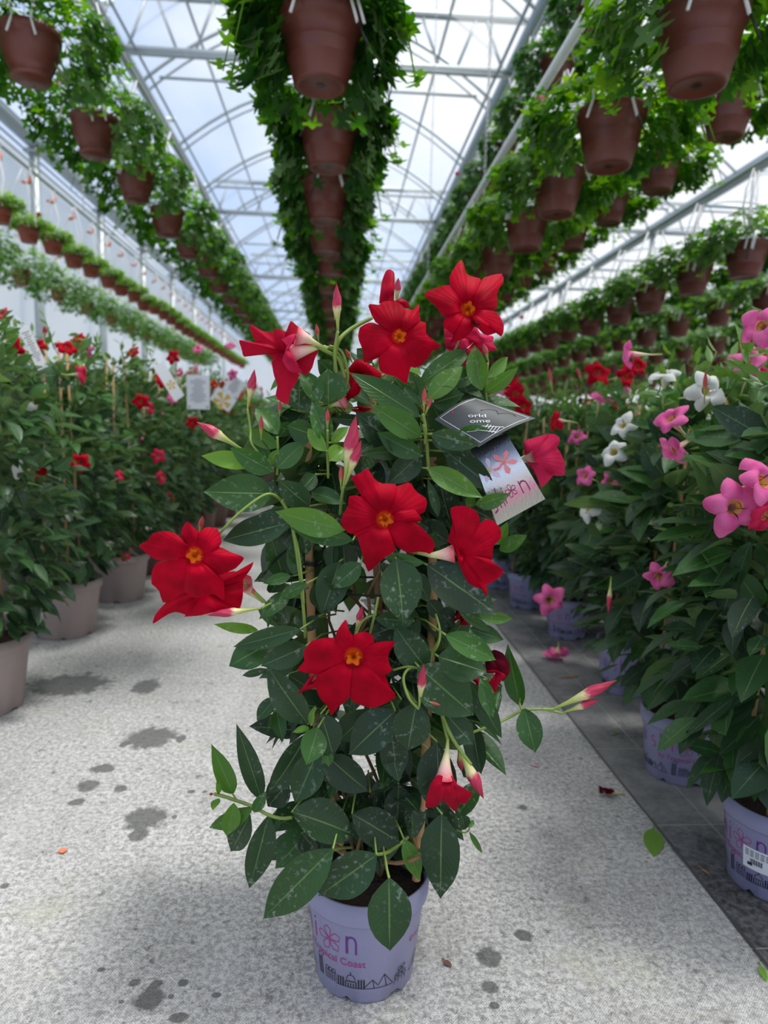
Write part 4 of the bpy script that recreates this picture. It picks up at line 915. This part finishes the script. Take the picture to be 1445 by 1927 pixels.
bloom('ZB', (840, 600), .85, [
 [(815,580),(765,520),(788,430),(775,340),(800,323),(872,323),(937,358),(950,420),(910,560)],
 [(850,570),(945,430),(980,405),(1012,396),(1072,450),(1077,510),(1030,560),(1022,642),(940,655),(860,610)],
 [(850,600),(1010,635),(1040,660),(1092,702),(1072,740),(985,787),(920,700)],
 [(860,610),(950,690),(990,790),(997,860),(960,808),(920,800),(878,768),(838,690),(840,640)],
 [(820,480),(758,520),(795,560),(830,672),(858,650),(840,560)]], M_red, seed=16, throat=False, flare=.0, depth=.0, tilt=(-.5, 0), label='red bloom facing sideways with a pale tube', tube_to=[(585,600,.865),(660,612,.858),(730,608,.855),(800,602,.853)])
bloom('ZB', (840, 985), .93, [[(778,1017),(810,975),(828,930),(840,970),(870,1000),(887,1025),(830,1025)],[(850,1015),(835,935),(865,940),(885,1000),(880,1025)]], M_red, seed=17, throat=False)
bloom('ZC', (1070, 300), .835, [
 [(1050,290),(965,240),(952,150),(980,100),(1020,53),(1036,120),(1062,162),(1090,280)],
 [(1075,275),(1058,165),(1130,136),(1187,150),(1207,200),(1195,275),(1100,310)],
 [(1095,310),(1195,215),(1270,198),(1347,203),(1300,280),(1302,350),(1328,385),(1262,432),(1170,405),(1085,320)],
 [(1075,330),(1170,390),(1280,430),(1307,500),(1355,560),(1292,602),(1200,640),(1130,625),(1060,592),(1025,500),(1050,360)],
 [(1080,350),(1045,500),(1042,572),(960,640),(925,692),(895,622),(850,580),(820,500),(828,415),(930,395),(1055,315)],
 [(1050,335),(940,410),(825,418),(698,390),(745,330),(738,270),(790,198),(880,176),(955,180),(1050,280)]], M_red, seed=18, flare=.008)
bloom('ZC', (790, 470), .845, [[(835,430),(830,500),(760,520),(697,550),(740,490),(790,425),(825,412)]], M_redb, seed=19, throat=False, depth=0, flare=0, label='rosy petal back curling out below the bloom')
bloom('Z7', (1190, 1180), .93, [
 [(1165,1165),(1163,1085),(1240,1058),(1300,1043),(1290,1100),(1230,1160)],
 [(1200,1150),(1290,1050),(1330,1042),(1367,1070),(1345,1130),(1300,1170),(1220,1180)],
 [(1210,1160),(1345,1120),(1390,1200),(1390,1277),(1320,1275),(1220,1200)],
 [(1190,1180),(1250,1230),(1330,1270),(1262,1347),(1240,1300),(1218,1262),(1170,1190)]], M_rose, seed=20, throat=False, depth=0, flare=-.012, label='rosy red bloom behind the silver tag', tube_to=[(1080,1190,.95),(1130,1195,.94),(1190,1178,.93),(1230,1165,.925)])
bloom('ZD', (430, 800), .84, [
 [(400,790),(375,775),(330,830),(300,957),(350,962),(395,925),(430,830)],
 [(385,780),(360,860),(395,915),(440,960),(472,987),(500,930),(480,870),(450,780)],
 [(440,790),(480,870),(540,880),(573,880),(530,940),(495,935),(450,860)],
 [(440,770),(465,800),(490,850),(455,865),(420,840)]], M_redb, seed=21, throat=False, depth=0, flare=0, label='drooping half closed red bloom low on the plant', tube_to=[(430,570,.86),(425,640,.855),(415,720,.845),(410,800,.842)])
bloom('ZD', (700, 200), .91, [[(650,100),(690,68),(742,88),(775,140),(782,195),(740,250)],[(640,190),(700,180),(760,215),(720,260),(690,327),(650,270)],[(650,200),(640,140),(655,85),(720,120),(700,220)]], None, seed=22, throat=False, depth=0, flare=0, mats=[M_wilt, M_redb, M_wilt], label='wilting dark red bloom')
bloom('ZD', (590, 260), .915, [[(543,222),(600,225),(612,312),(570,280)]], M_redb, seed=23, throat=False, depth=0, flare=0)
# ---- buds
def hb(z, x0, y0, x1, y1, w, Y, kind='bud', lab=None):
    p = loc(at(*zp(z, x0, y0), Y+.006)); q = loc(at(*zp(z, x1, y1), Y-.006)); o = bud(plant, p, q, w/ZC[z][2]*Y/FPX, kind)
for a in [('Z6',690,1190,427,1032,66,.90),('Z6',740,960,785,706,52,.91),('Z6',825,1145,825,985,30,.90,'closed'),('Z6',940,1000,942,898,26,.91,'closed'),('Z6',1235,1085,1235,948,32,.88,'closed'),
          ('Z6',1300,480,1291,176,54,.88),('Z6',1280,400,1278,262,26,.885),('Z6',1182,545,1165,422,26,.9,'closed'),('Z7',140,1350,210,938,78,.845),('Z7',150,1330,240,1078,52,.84),('Z7',125,1360,125,1218,28,.85,'closed'),
          ('Z7',595,925,597,778,30,.86,'closed'),('Z7',600,940,640,830,24,.86,'closed'),('Z7',750,1010,758,905,22,.88,'closed'),('Z7',438,310,450,158,38,.92),('Z7',960,640,930,528,34,.91,'closed'),('Z7',190,640,150,560,24,.92,'closed'),
          ('ZA',825,968,490,1010,52,.855),('ZA',440,515,465,396,34,.86,'closed'),('ZA',840,930,730,810,26,.89,'closed'),('ZB',213,1082,258,908,40,.86),('ZB',592,1515,618,1253,52,.835),('ZB',630,1470,720,1500,20,.835,'closed'),
          ('ZD',1020,408,1387,241,64,.90),('ZD',1070,428,1292,348,44,.90),('ZD',485,610,632,912,74,.85),('ZD',488,630,508,758,44,.87,'closed'),('ZC',150,1205,118,1208,20,.9,'closed'),('ZB',1085,1290,1120,1200,24,.95,'closed')]: hb(*a)
# ---- visible stems
zs('ZA', [(965,315,.90),(900,265,.87),(830,275,.86),(700,370,.85),(600,470,.85),(560,520,.86)])
zs('Z6', [(1345,760,.91),(1300,640,.90),(1200,580,.885),(1130,530,.878),(1040,500,.872)], .0026)
zs('Z6', [(1350,700,.91),(1280,590,.90),(1180,565,.89)], .0024)
zs('Z6', [(1290,730,.90),(1280,600,.885),(1300,470,.88)], .0020)
zs('Z7', [(90,620,.90),(110,520,.89),(180,450,.90),(300,385,.91)], .0028)
zs('Z7', [(90,690,.91),(95,560,.89),(105,470,.885)], .0020)
zs('Z7', [(55,890,.92),(130,820,.92),(165,720,.91),(130,580,.90),(60,545,.89)], .0018)
zs('Z7', [(600,1100,.88),(605,1020,.87),(590,930,.86)], .0020)
zs('Z7', [(620,1250,.90),(610,1100,.885),(595,990,.865)], .0024)
zs('Z7', [(950,860,.93),(945,790,.92),(955,640,.91)], .0018)
zs('Z7', [(760,600,.93),(800,500,.92),(845,380,.90)], .0018)
zs('Z7', [(120,1500,.87),(130,1400,.855),(140,1340,.847)], .0020)
zs('Z6', [(925,1360,.91),(930,1250,.91),(925,1120,.91)], .0018)
zs('Z6', [(1240,1379,.90),(1235,1200,.89),(1235,1080,.88)], .0018)
zs('Z6', [(905,1340,.90),(830,1250,.90),(765,1160,.90),(760,1080,.91),(740,950,.91)], .0016)
zs('Z6', [(900,1335,.90),(780,1240,.90),(690,1190,.90)], .0016)
zs('ZA', [(1100,1150,.89),(1070,800,.885),(1010,430,.89),(950,300,.89)], .0024)
zs('ZA', [(1090,940,.88),(1060,640,.885),(1020,480,.90)], .0018)
zs('ZA', [(860,940,.89),(800,880,.89),(720,815,.885)], .0020)
zs('ZA', [(900,930,.89),(830,965,.86)], .0016)
zs('ZB', [(640,1230,.88),(700,1150,.87),(715,1060,.88),(690,960,.9)], .0018)
zs('ZB', [(300,1080,.87),(330,960,.86),(350,860,.87)], .0018)
zs('ZB', [(210,1100,.86),(260,1000,.87),(340,960,.87)], .0018)
zs('ZB', [(620,1300,.88),(540,1280,.86),(500,1340,.85),(530,1450,.84),(590,1520,.84)], .0020)
zs('ZB', [(440,1290,.87),(540,1270,.86),(640,1300,.87)], .0018)
zs('ZB', [(590,600,.865),(560,595,.87),(540,585,.88)], .0022)
zs('ZB', [(1060,1330,.93),(960,1350,.9)], .0016)
zs('ZD', [(560,540,.89),(640,510,.89),(760,460,.90),(850,415,.90),(960,405,.90),(1080,428,.90)], .0020)
zs('ZD', [(850,415,.90),(835,370,.92),(840,340,.93)], .0016)
zs('ZD', [(850,412,.90),(870,405,.885)], .0016)
zs('ZD', [(960,404,.90),(1030,405,.90)], .0020)
zs('ZD', [(395,430,.87),(410,500,.865),(430,580,.86)], .0026)
zs('ZD', [(395,440,.87),(430,520,.86),(480,610,.855),(560,720,.85)], .0026)
zs('ZD', [(380,260,.87),(330,140,.87),(385,0,.88)], .0018)
zs('ZD', [(480,1090,.93),(520,1105,.92),(548,1090,.92),(550,1060,.92)], .0012)
zs('ZC', [(665,1360,.88),(590,1365,.88),(500,1340,.885),(400,1285,.895),(300,1250,.90),(210,1220,.90),(150,1205,.90)], .0024)
zs('ZC', [(300,1250,.90),(270,1200,.90)], .0014)
zs('ZC', [(460,1290,.89),(440,1250,.9),(462,1240,.9)], .0014)
zs('ZC', [(790,750,.86),(800,700,.88),(820,640,.9)], .0016)
zs('ZE', [(520,170,.85),(570,155,.86),(640,150,.9)], .0020)
zs('ZE', [(790,195,.85),(860,185,.86),(920,150,.88),(1000,85,.90)], .0024)
zs('ZE', [(880,340,.815),(865,280,.84),(855,200,.87)], .0020)
stems.obj('stem', M_stem, plant)
b = MB(); b.tube([loc(at(*zp('ZE', x, y), Y)) for x, y, Y in ((845,240,.90),(930,250,.88),(1020,235,.86),(1085,205,.85),(1095,180,.87),(1060,160,.9),(1020,60,.93))], .0030, 6); b.obj('woody_stem', M_stemw, plant); b = MB(); b.tube([loc(at(*zp('ZE', x, y), Y)) for x, y, Y in ((530,140,.90),(570,165,.89),(600,190,.91))], .0045, 6)
b.obj('woody_stem', M_stemw, plant)
# ---- prints on the lavender pots
def pot_r(z): return .078+.015*(z-.003)/.134
SGN = 1
def wrap(ang, z, off=.0005):     # ang measured from the front, + to the right as one looks at it
    rr = pot_r(z)+off; return Vector((rr*math.sin(ang), -rr*math.cos(ang), z))
def ribbon(mb, pts, w, ang0, z0, sc=1., off=.0005, closed=False, mi=0):
    """pts in metres on the unrolled pot wall"""
    if closed: pts = list(pts)+[pts[0]]
    P = []
    for (x0, y0), (x1, y1) in zip(pts, pts[1:]):
        n = max(1, int(math.hypot(x1-x0, y1-y0)*sc/.003))
        P += [(x0+(x1-x0)*i/n, y0+(y1-y0)*i/n) for i in range(n)]
    P.append(pts[-1]); rows = []
    for i, (x, y) in enumerate(P):
        a = P[max(0, i-1)]; c = P[min(len(P)-1, i+1)]; dx, dy = c[0]-a[0], c[1]-a[1]; l = math.hypot(dx, dy) or 1
        nx, ny = -dy/l*w/2, dx/l*w/2
        row = []
        for s in (-1, 1):
            X = x*sc+nx*s; Yz = z0+y*sc+ny*s; row.append(wrap(ang0+X/pot_r(Yz), Yz, off))
        rows.append(row)
    mb.grid(rows, None, .5, mi)
def arc(cx, cy, rx, ry, a0, a1, n=10): return [(cx+rx*math.cos(math.radians(a0+(a1-a0)*i/n)), cy+ry*math.sin(math.radians(a0+(a1-a0)*i/n))) for i in range(n+1)]
def text_on_pot(mb, txt, size, ang0, z0, bend=0., mi=0):
    cu = bpy.data.curves.new('lettering', 'FONT'); cu.body = txt; cu.size = size; cu.align_x = 'CENTER'
    ob = bpy.data.objects.new('lettering', cu); me = ob.to_mesh()
    vs = [(v.co.x, v.co.y) for v in me.vertices]; fs = [tuple(p.vertices) for p in me.polygons]
    mb.add([wrap(ang0+x/pot_r(z0), z0+y-bend*x*x, .0006) for x, y in vs], fs, None, .5, mi)
    ob.to_mesh_clear(); bpy.data.objects.remove(ob); bpy.data.curves.remove(cu)
def flower_outline(r): 
    out = []
    for k in range(5):
        a = math.radians(90+72*k+8); pts = [(0, 0)]
        for (rr, da) in ((.45, .52), (.8, .42), (1.0, .02), (.78, -.36), (.45, -.42)): pts.append((r*rr*math.cos(a+da), r*rr*math.sin(a+da)))
        out.append(pts)
    return out
pr = MB(); H = .030; zt = .088
D = math.radians
def glyph(ch, ang, wd=.0034, mi=0):
    if ch == 'n': ribbon(pr, [(-.007, 0), (-.007, H*.98)], wd, ang, zt, mi=mi); ribbon(pr, [(-.007, H*.55)]+arc(0, H*.62, .007, H*.36, 180, 0)+[(.007, 0)], wd*.8, ang, zt, mi=mi)
    if ch == 'h': ribbon(pr, [(-.006, -.002), (-.006, H*1.35)], wd*.8, ang, zt, mi=mi); ribbon(pr, [(-.006, H*.5)]+arc(0, H*.5, .006, H*.3, 180, 0)+[(.006, 0)], wd*.8, ang, zt, mi=mi)
    if ch == 'i': ribbon(pr, [(0, 0), (0, H*.85)], wd*.8, ang, zt, mi=mi); ribbon(pr, [(-.002, H*1.08), (.002, H*1.12)], wd, ang, zt, mi=mi)
    if ch == 's': ribbon(pr, arc(0, H*.62, .006, H*.22, 40, 260, 9)+arc(0, H*.16, .006, H*.26, 80, -130, 9), wd*.8, ang, zt, mi=mi)
    if ch == 'u': ribbon(pr, [(-.006, H*.9)]+arc(0, H*.3, .006, H*.3, 180, 360)+[(.006, H*.9)], wd*.8, ang, zt, mi=mi)
    if ch == 'f': ribbon(pr, [(-.001, -.006), (-.001, H*.9)]+arc(.004, H*.95, .005, H*.25, 180, 60, 6), wd*.8, ang, zt, mi=mi); ribbon(pr, [(-.006, H*.62), (.006, H*.62)], wd*.7, ang, zt, mi=mi)
aF = -44
for ch, da, m_ in (('f', -94, 1), ('u', -76, 0), ('s', -52, 1), ('h', -35, 0), ('i', -20, 1), ('n', 24, 0)): glyph(ch, D(aF+da), mi=m_)
for pl in flower_outline(.022): ribbon(pr, pl, .0012, D(aF), zt+.014, closed=True, mi=1)
text_on_pot(pr, 'by Tropical Coast', .0165, D(aF-2), zt-.022, 0, 1)
text_on_pot(pr, 'RECYCLED', .010, D(66), .086, 0, 1); text_on_pot(pr, 'PLASTIC', .004, D(64), .080, 0, 1)
ribbon(pr, arc(0, 0, .0035, .0035, 0, 330, 12), .0018, D(46), .089, mi=1)
def icon(kind, ang, zb=.028, s=1.12):
    w = .0011
    R_b = lambda pts, **k: ribbon(pr, pts, w, D(ang), zb, s, mi=2, **k)
    if kind == 'pyr':
        R_b([(-.020, 0), (-.008, .014), (.000, .004), (.008, .020), (.022, 0), (-.020, 0)]); R_b([(.008, .020), (.012, .0)]); R_b([(-.008, .014), (-.005, 0)])
    if kind == 'dome':
        for x in (-.020, -.016, -.012, .012, .016, .020): ribbon(pr, [(x, 0), (x, .016)], .0022, D(ang), zb, mi=2); 
        R_b(arc(0, .012, .006, .008, 0, 180)); ribbon(pr, [(-.008, .001), (-.008, .011), (.008, .011), (.008, .001)], .0016, D(ang), zb, mi=2); R_b([(0, .02), (0, .025)]); R_b([(-.022, 0), (.022, 0)])
        for x in (-.004, 0, .004): ribbon(pr, [(x, 0), (x, .008)], .0014, D(ang), zb, mi=2)
    if kind == 'tower':
        R_b([(-.004, 0), (-.0035, .030), (.001, .034), (.004, .030), (.0045, 0)], closed=True)
        for j in range(9): ribbon(pr, [(-.0035, .001+j*.0033), (.0038, .003+j*.0033)], .0016, D(ang), zb, mi=2)
    if kind == 'statue':
        for x in (-.006, 0, .006): R_b(arc(x, .017, .0025, .003, 0, 360)); R_b([(x-.003, .0), (x-.003, .014), (x+.003, .014), (x+.003, .002)]); R_b([(x, .012), (x, 0)])
    if kind == 'tree':
        for x, y in ((-.006, .010), (.0, .014), (.006, .010), (-.003, .018), (.004, .019), (-.007, .006), (.008, .005), (0, .007)): R_b(arc(x, y, .003, .003, 0, 360, 8))
        R_b([(-.008, .004), (-.010, -.004)]); R_b([(.008, .004), (.010, -.004)]); R_b([(-.002, .004), (-.004, -.003)]); R_b([(.003, .004), (.004, -.003)])
    if kind == 'temple':
        R_b([(-.014, 0), (-.002, .024), (.006, .020), (.012, .010), (.012, 0)], closed=True)
        for x in (-.003, .001, .005): ribbon(pr, [(x, .001), (x+.001, .018)], .0014, D(ang), zb, mi=2)
for kind, ang in (('tower', -60), ('statue', -45), ('dome', -21), ('pyr', 8), ('tree', 35), ('temple', 60), ('tower', 92), ('statue', 112), ('dome', 138), ('pyr', 166), ('tree', -165), ('temple', -140), ('dome', -115), ('pyr', -88)): icon(kind, ang)
PRINT = pr.mesh('lettering_print', [M_purple, M_magenta, M_ink], smooth=False)
link('lettering_print', PRINT, plant, rot=(0, 0, D(4)))
for j, (t, bx, by) in enumerate(BUSH[:26]):
    if 'lavender' in t['label'] and by < 4.6:
        face = math.atan2(0-bx, by)   # turn the wording about towards the aisle
        link('lettering_print', PRINT, t, rot=(0, 0, -t.rotation_euler.z+[-.5, .44, .84, .05, -.2, .1, .3, .5][j % 8]))
b = MB(); 
n_ = 9; rows = []
for i in range(n_):
    a = D(-5+34*i/(n_-1)); rows.append([wrap(a, .055, .0008), wrap(a, .098, .0008)])
b.grid(rows, None, .5, 0)
for j in range(4): 
    for i in range(5): b.grid([[wrap(D(-2+6*i), .092-.0035*j, .0012), wrap(D(-2+6*i), .0935-.0035*j, .0012)], [wrap(D(2.4+6*i), .092-.0035*j, .0012), wrap(D(2.4+6*i), .0935-.0035*j, .0012)]], None, .5, 1)
for i in range(16):
    a = 4+.95*i; wv_ = .3+.45*((i*7) % 3)/2; b.grid([[wrap(D(a), .066, .0012), wrap(D(a), .077, .0012)], [wrap(D(a+wv_), .066, .0012), wrap(D(a+wv_), .077, .0012)]], None, .5, 1)
b.grid([[wrap(D(1), .062, .0012), wrap(D(1), .068, .0012)], [wrap(D(7), .062, .0012), wrap(D(7), .068, .0012)]], None, .5, 1)
b.obj('price_sticker', [M_paper, M_ink], BUSH[0][0], smooth=False, rot=(0, 0, -BUSH[0][0].rotation_euler.z-1.13))
# ---- the big plant tag
def panel(nm, quad, Y4, mt, bend, parent, nu=14, nv=14):
    P = [at(*zp('Z7', *q), y) for q, y in zip(quad, Y4)]
    n = (P[1]-P[0]).cross(P[3]-P[0]).normalized()
    if n.dot(CAM-P[0]) < 0: n = -n
    def f(u, v, off=0.): 
        return P[0].lerp(P[1], u).lerp(P[3].lerp(P[2], u), v) + n*(bend*math.sin(math.pi*v)+off)
    b = MB(); b.grid([[f(i/nu, j/nv) for i in range(nu+1)] for j in range(nv+1)], [(i/nu, j/nv) for j in range(nv+1) for i in range(nu+1)])
    b.grid([[f(i/nu, j/nv, -.0006) for i in range(nu, -1, -1)] for j in range(nv+1)], [(i/nu, j/nv) for j in range(nv+1) for i in range(nu+1)])
    return b.obj(nm, mt, parent), f
tagroot = empty('plant_tag', (0, 0, 0)); tag(tagroot, 'folded slate and silver care tag with pink flowers hanging in the red mandevilla', 'plant tag')
def silver_mat():
    m, nt, p = mat('silver_card'); p.inputs['Metallic'].default_value = .85; p.inputs['Roughness'].default_value = .28; L = nt.links.new
    uv = N(nt, 'ShaderNodeUVMap'); s = N(nt, 'ShaderNodeSeparateXYZ'); L(uv.outputs[0], s.inputs[0])
    cr = N(nt, 'ShaderNodeValToRGB'); e = cr.color_ramp.elements; e[0].position = .0; e[0].color = (.05, .05, .06, 1); e[1].position = 1; e[1].color = (.55, .57, .50, 1)
    for ps, c in ((.22, (.22, .22, .25, 1)), (.45, (.78, .78, .80, 1)), (.62, (.66, .62, .63, 1)), (.76, (.80, .35, .50, 1)), (.88, (.55, .50, .46, 1))): q = e.new(ps); q.color = c  # dark top and bright middle band paint the card's reflection into its colour
    L(s.outputs[1], cr.inputs[0]); L(cr.outputs[0], p.inputs['Base Color'])
    vo = N(nt, 'ShaderNodeTexVoronoi'); vo.inputs['Scale'].default_value = 26; L(uv.outputs[0], vo.inputs['Vector'])
    bp = N(nt, 'ShaderNodeBump'); bp.inputs['Strength'].default_value = .12; bp.inputs['Distance'].default_value = .002; L(vo.outputs[0], bp.inputs['Height']); L(bp.outputs[0], p.inputs['Normal'])
    return m
back, fb = panel('slate_panel', [(885, 836), (1228, 955), (905, 1118), (655, 960)], (.90, .885, .86, .875), M_slate, .008, tagroot)
front, ff = panel('silver_panel', [(850, 1110), (1062, 1040), (1282, 1412), (1010, 1562)], (.895, .885, .872, .880), silver_mat(), .010, tagroot)
def prib(f, pts, w, mb, mi=0, off=.0007, closed=False):
    if closed: pts = list(pts)+[pts[0]]
    P = []
    for (x0, y0), (x1, y1) in zip(pts, pts[1:]):
        P += [(x0+(x1-x0)*i/4, y0+(y1-y0)*i/4) for i in range(4)]
    P.append(pts[-1]); rows = []
    for i, (x, y) in enumerate(P):
        a = P[max(0, i-1)]; c = P[min(len(P)-1, i+1)]; dx, dy = c[0]-a[0], c[1]-a[1]; l = math.hypot(dx, dy) or 1
        rows.append([f(x-dy/l*w/2*s, y+dx/l*w/2*s, off) for s in (-1, 1)])
    mb.grid(rows, None, .5, mi)
b = MB(); WH = .012
prib(fb, [(.05, .07), (.94, .07), (.94, .93), (.05, .93)], .010, b, closed=True)
def ptext(f, txt, size, u0, v0, mb, mi=0, ux=(1, 0), uy=(0, -1), off=.0008):
    cu = bpy.data.curves.new('lettering', 'FONT'); cu.body = txt; cu.size = size; ob = bpy.data.objects.new('lettering', cu); me = ob.to_mesh()
    mb.add([f(u0+v.co.x*ux[0]+v.co.y*uy[0], v0+v.co.x*ux[1]+v.co.y*uy[1], off) for v in me.vertices], [tuple(p.vertices) for p in me.polygons], None, .5, mi); ob.to_mesh_clear(); bpy.data.objects.remove(ob); bpy.data.curves.remove(cu)
# wording runs up the card
ptext(fb, 'orld', .16, .36, .66, b, ux=(.75, -.66), uy=(-.60, -.55))
ptext(fb, 'ome', .16, .48, .74, b, ux=(.75, -.66), uy=(-.60, -.55))
for k_ in range(5): prib(fb, [(.70+.045*k_, .60-.01*k_), (.76+.045*k_, .74-.01*k_)], .012, b)
prib(fb, [(.62, .72), (.98-.06, .52)], .014, b); prib(fb, [(.66, .80), (.93, .66)], .016, b)
prib(fb, [(.60, .90), (.70, .80)], .010, b)
o = b.obj('card_print', simple('white_ink', (.75, .75, .75), .5), back, smooth=False)
b = MB(); cur = [(.30+.045*i+.035*math.cos(i*1.25), .33-.018*i+.06*math.sin(i*1.25)) for i in range(11)]; prib(fb, cur, .014, b, off=.001); b.obj('script_print', M_ink, back, smooth=False)
def pflower(f, c, r, mt, parent, asp, a0, mc):
    b = MB()
    for k_ in range(5):
        a = a0+2*math.pi*k_/5; pts = [(.05, 0), (.5, .42), (.8, .30), (1, .02), (.7, -.28), (.4, -.30)]
        vs = [f(c[0]+r*rr*math.cos(a+da), c[1]+asp*r*rr*math.sin(a+da), .0009+.0002*k_) for rr, da in pts]
        b.add(vs, [tuple(range(len(vs)))], [(.5, .6)]*6)
    o = b.obj('printed_flower', mt, parent, smooth=False)
    b = MB(); b.add([f(c[0]+.13*r*math.cos(q), c[1]+asp*.13*r*math.sin(q), .002) for q in np.linspace(0, 6.28, 12)[:-1]], [tuple(range(11))]); b.obj('printed_centre', mc, o, smooth=False)
M_yel = simple('yellow_ink', (.8, .5, .04), .5)
pflower(ff, (.62, .34), .30, simple('coral_ink', (.78, .22, .25), .4), front, .55, .3, simple('orange_ink', (.8, .18, .06), .5))
pflower(ff, (.27, .36), .28, simple('pale_lilac_ink', (.66, .55, .68), .4), front, .55, 1.0, M_yel)
b = MB()
prib(ff, [(.70, .63), (.70, .80)], .022, b); prib(ff, [(.70, .72)]+[(.77+.07*math.cos(q), .70-.05*math.sin(q)) for q in np.linspace(math.pi, 0, 7)]+[(.84, .80)], .022, b)
for pl in flower_outline(.125): prib(ff, [(.50+x, .70-y*.7) for x, y in pl], .009, b, closed=True)
prib(ff, [(.33, .66), (.33, .82)], .020, b); prib(ff, [(.33, .61), (.33, .63)], .02, b)
prib(ff, [(.20, .58), (.20, .84)], .020, b); prib(ff, [(.20, .74), (.24, .70), (.28, .74), (.28, .84)], .018, b)
prib(ff, [(.13, .66), (.07, .66), (.06, .72), (.12, .77), (.12, .84), (.05, .86)], .018, b)
b.obj('brand_print', simple('berry_ink', (.30, .02, .09), .4), front, smooth=False)
# ---- white tags in the rows of taupe pots
def ptag(px, py, w, h, Y, rot, label, pink=False, yaw=0):
    p = at(px, py, Y); s = Y/FPX*1.03; t = empty('plant_tag', p); tag(t, label, 'plant tag', 'white tags in the mandevillas by the sheet wall'); t.rotation_euler = (0, rot, yaw)
    b = MB(); W2, H2 = w*s/2, h*s/2; b.box((0, 0, 0), (W2, .0006, H2)); o = b.obj('card', M_paper, t, smooth=False)
    b = MB(); r = random.Random(int(px))
    if not pink:
        for j in range(13): b.box((0, -.0011, H2*.75-j*H2*.11), (W2*r.uniform(.3, .75), .0003, H2*.016))
        for sx in (-1, 1): b.box((sx*W2*.8, -.0011, -H2*.86), (W2*.09, .0003, H2*.05))
        b.obj('card_print', simple('grey_ink', (.25, .25, .27), .6), t, smooth=False)
    else:
        for k_ in range(5):
            a = 6.28*k_/5; b.add([(0, -.001, -H2*.2)]+[(W2*.8*math.cos(a+q), -.001, -H2*.2+W2*.8*math.sin(a+q)) for q in (-.4, 0, .3)], [(0, 1, 2, 3)])
        b.obj('printed_flower', M_pink, t, smooth=False)
    b = MB(); b.tube([(0, .002, H2*.9), (.004, .004, H2*1.25), (0, .02, H2*1.5)], .0015, 4); b.obj('tie', M_wire, t)
ptag(373, 738, 40, 60, 3.5, 0, 'upright white care tag with small print hanging in the taupe pot row')
ptag(318, 718, 22, 70, 3.0, -.6, 'tilted narrow pink and white tag beside the upright care tag', True, .7)
ptag(440, 728, 30, 34, 4.2, .5, 'small square white tag next to pink flowers', False, .2)
ptag(420, 752, 40, 26, 4.0, .6, 'pink flowered tag below the small square one', True)
ptag(62, 655, 20, 75, 2.15, -.45, 'long white tag edge on among the first taupe pot leaves', False, .9)
# ---- fallen blooms and leaves on the ground cloth
def fallen(px, py, col, sc, rx, label, nm='fallen_flower'):
    g = ground(px, py); t = empty(nm, (g.x, g.y, 0)); tag(t, label, 'fallen flower'); o = link('petals', GF[col][0] if col != 'wilt' else GW, t, (0, 0, .020*sc), (rx, 0, rnd.uniform(0, 6)), sc)
    return t, o
GW = gflower(M_wilt, 44)
t, o = fallen(1048, 1243, 'pink', 1.25, math.pi, 'pink flower fallen face down on the dark cloth by the lavender pots'); link('flower_tube', GT['r'], o, scale=(1, 1, .45))
g = ground(1148, 1497); t = empty('fallen_flower', (g.x, g.y, 0)); tag(t, 'shrivelled dark red flower lying beside the seam', 'fallen flower')
b = MB(); r = random.Random(3)
for k_ in range(9):
    a = r.uniform(2.4, 4.2); q = Vector((math.cos(a), math.sin(a)*.6, 0)); P0 = Vector((.008, 0, .006)); L_ = r.uniform(.02, .046)
    rows = [[P0+q*L_*j/5+Vector((-q.y, q.x, 0))*s*.006*math.sin(j)+Vector((0, 0, .004+.005*abs(math.sin(j*1.9+k_+s)))) for s in (-1, 0, 1)] for j in range(6)]
    b.grid(rows)
b.obj('petals', M_wilt, t); b = MB(); b.tube([(.004, 0, .006), (.02, .002, .005), (.036, .004, .004)], [.004, .0028, .0022], 7); b.obj('flower_tube', simple('dry_tube', (.55, .50, .24), .6), t)
def ground_leaf(px0, py0, px1, py1, w, tone, label, mt=None, cat='fallen leaf', nm='fallen_leaf'):
    a = ground(px0, py0); c = ground(px1, py1); b = MB(); d = c-a
    leaf(b, Vector((0, 0, .003)), Vector((d.x, d.y, 0)), Vector((0, 0, 1)), d.length, w, .12, .05, tone, 16, .02)
    b.tube([(0, 0, .0035), Vector((-d.x*.22, -d.y*.22, .003))], .0012, 5, tone=.9)
    o = b.obj(nm, mt or M_leafb, loc=(a.x, a.y, 0)); tag(o, label, cat)
ground_leaf(1229, 1562, 1230, 1614, .041, .85, 'pale green leaf lying face down on the seam of the cloth')
ground_leaf(1430, 1820, 1442, 1850, .012, .95, 'thin yellow green leaf scrap on the dark cloth')
ground_leaf(1318, 1636, 1336, 1649, .006, .9, 'small dry tan scrap in front of the sticker pot', simple('dry_leaf', (.42, .20, .07), .8))
ground_leaf(1150, 1385, 1163, 1378, .006, .95, 'tiny yellow green leaflet on the dark cloth')
ground_leaf(110, 1606, 128, 1600, .018, .5, 'orange brown petal scrap on the pale cloth', simple('orange_scrap', (.60, .20, .10), .8), 'fallen petal', 'fallen_petal')
ground_leaf(1000, 1441, 1016, 1444, .012, .5, 'tiny pale pink petal on the pale cloth', simple('pink_scrap', (.65, .35, .36), .8), 'fallen petal', 'fallen_petal')
ground_leaf(1060, 1276, 1090, 1272, .02, .5, 'curled tan dead leaf on the dark cloth', simple('dead_leaf', (.36, .20, .10), .8))
ground_leaf(835, 1810, 850, 1822, .010, .5, 'brown crumb of leaf beside the printed pot', simple('brown_scrap', (.14, .07, .05), .9))
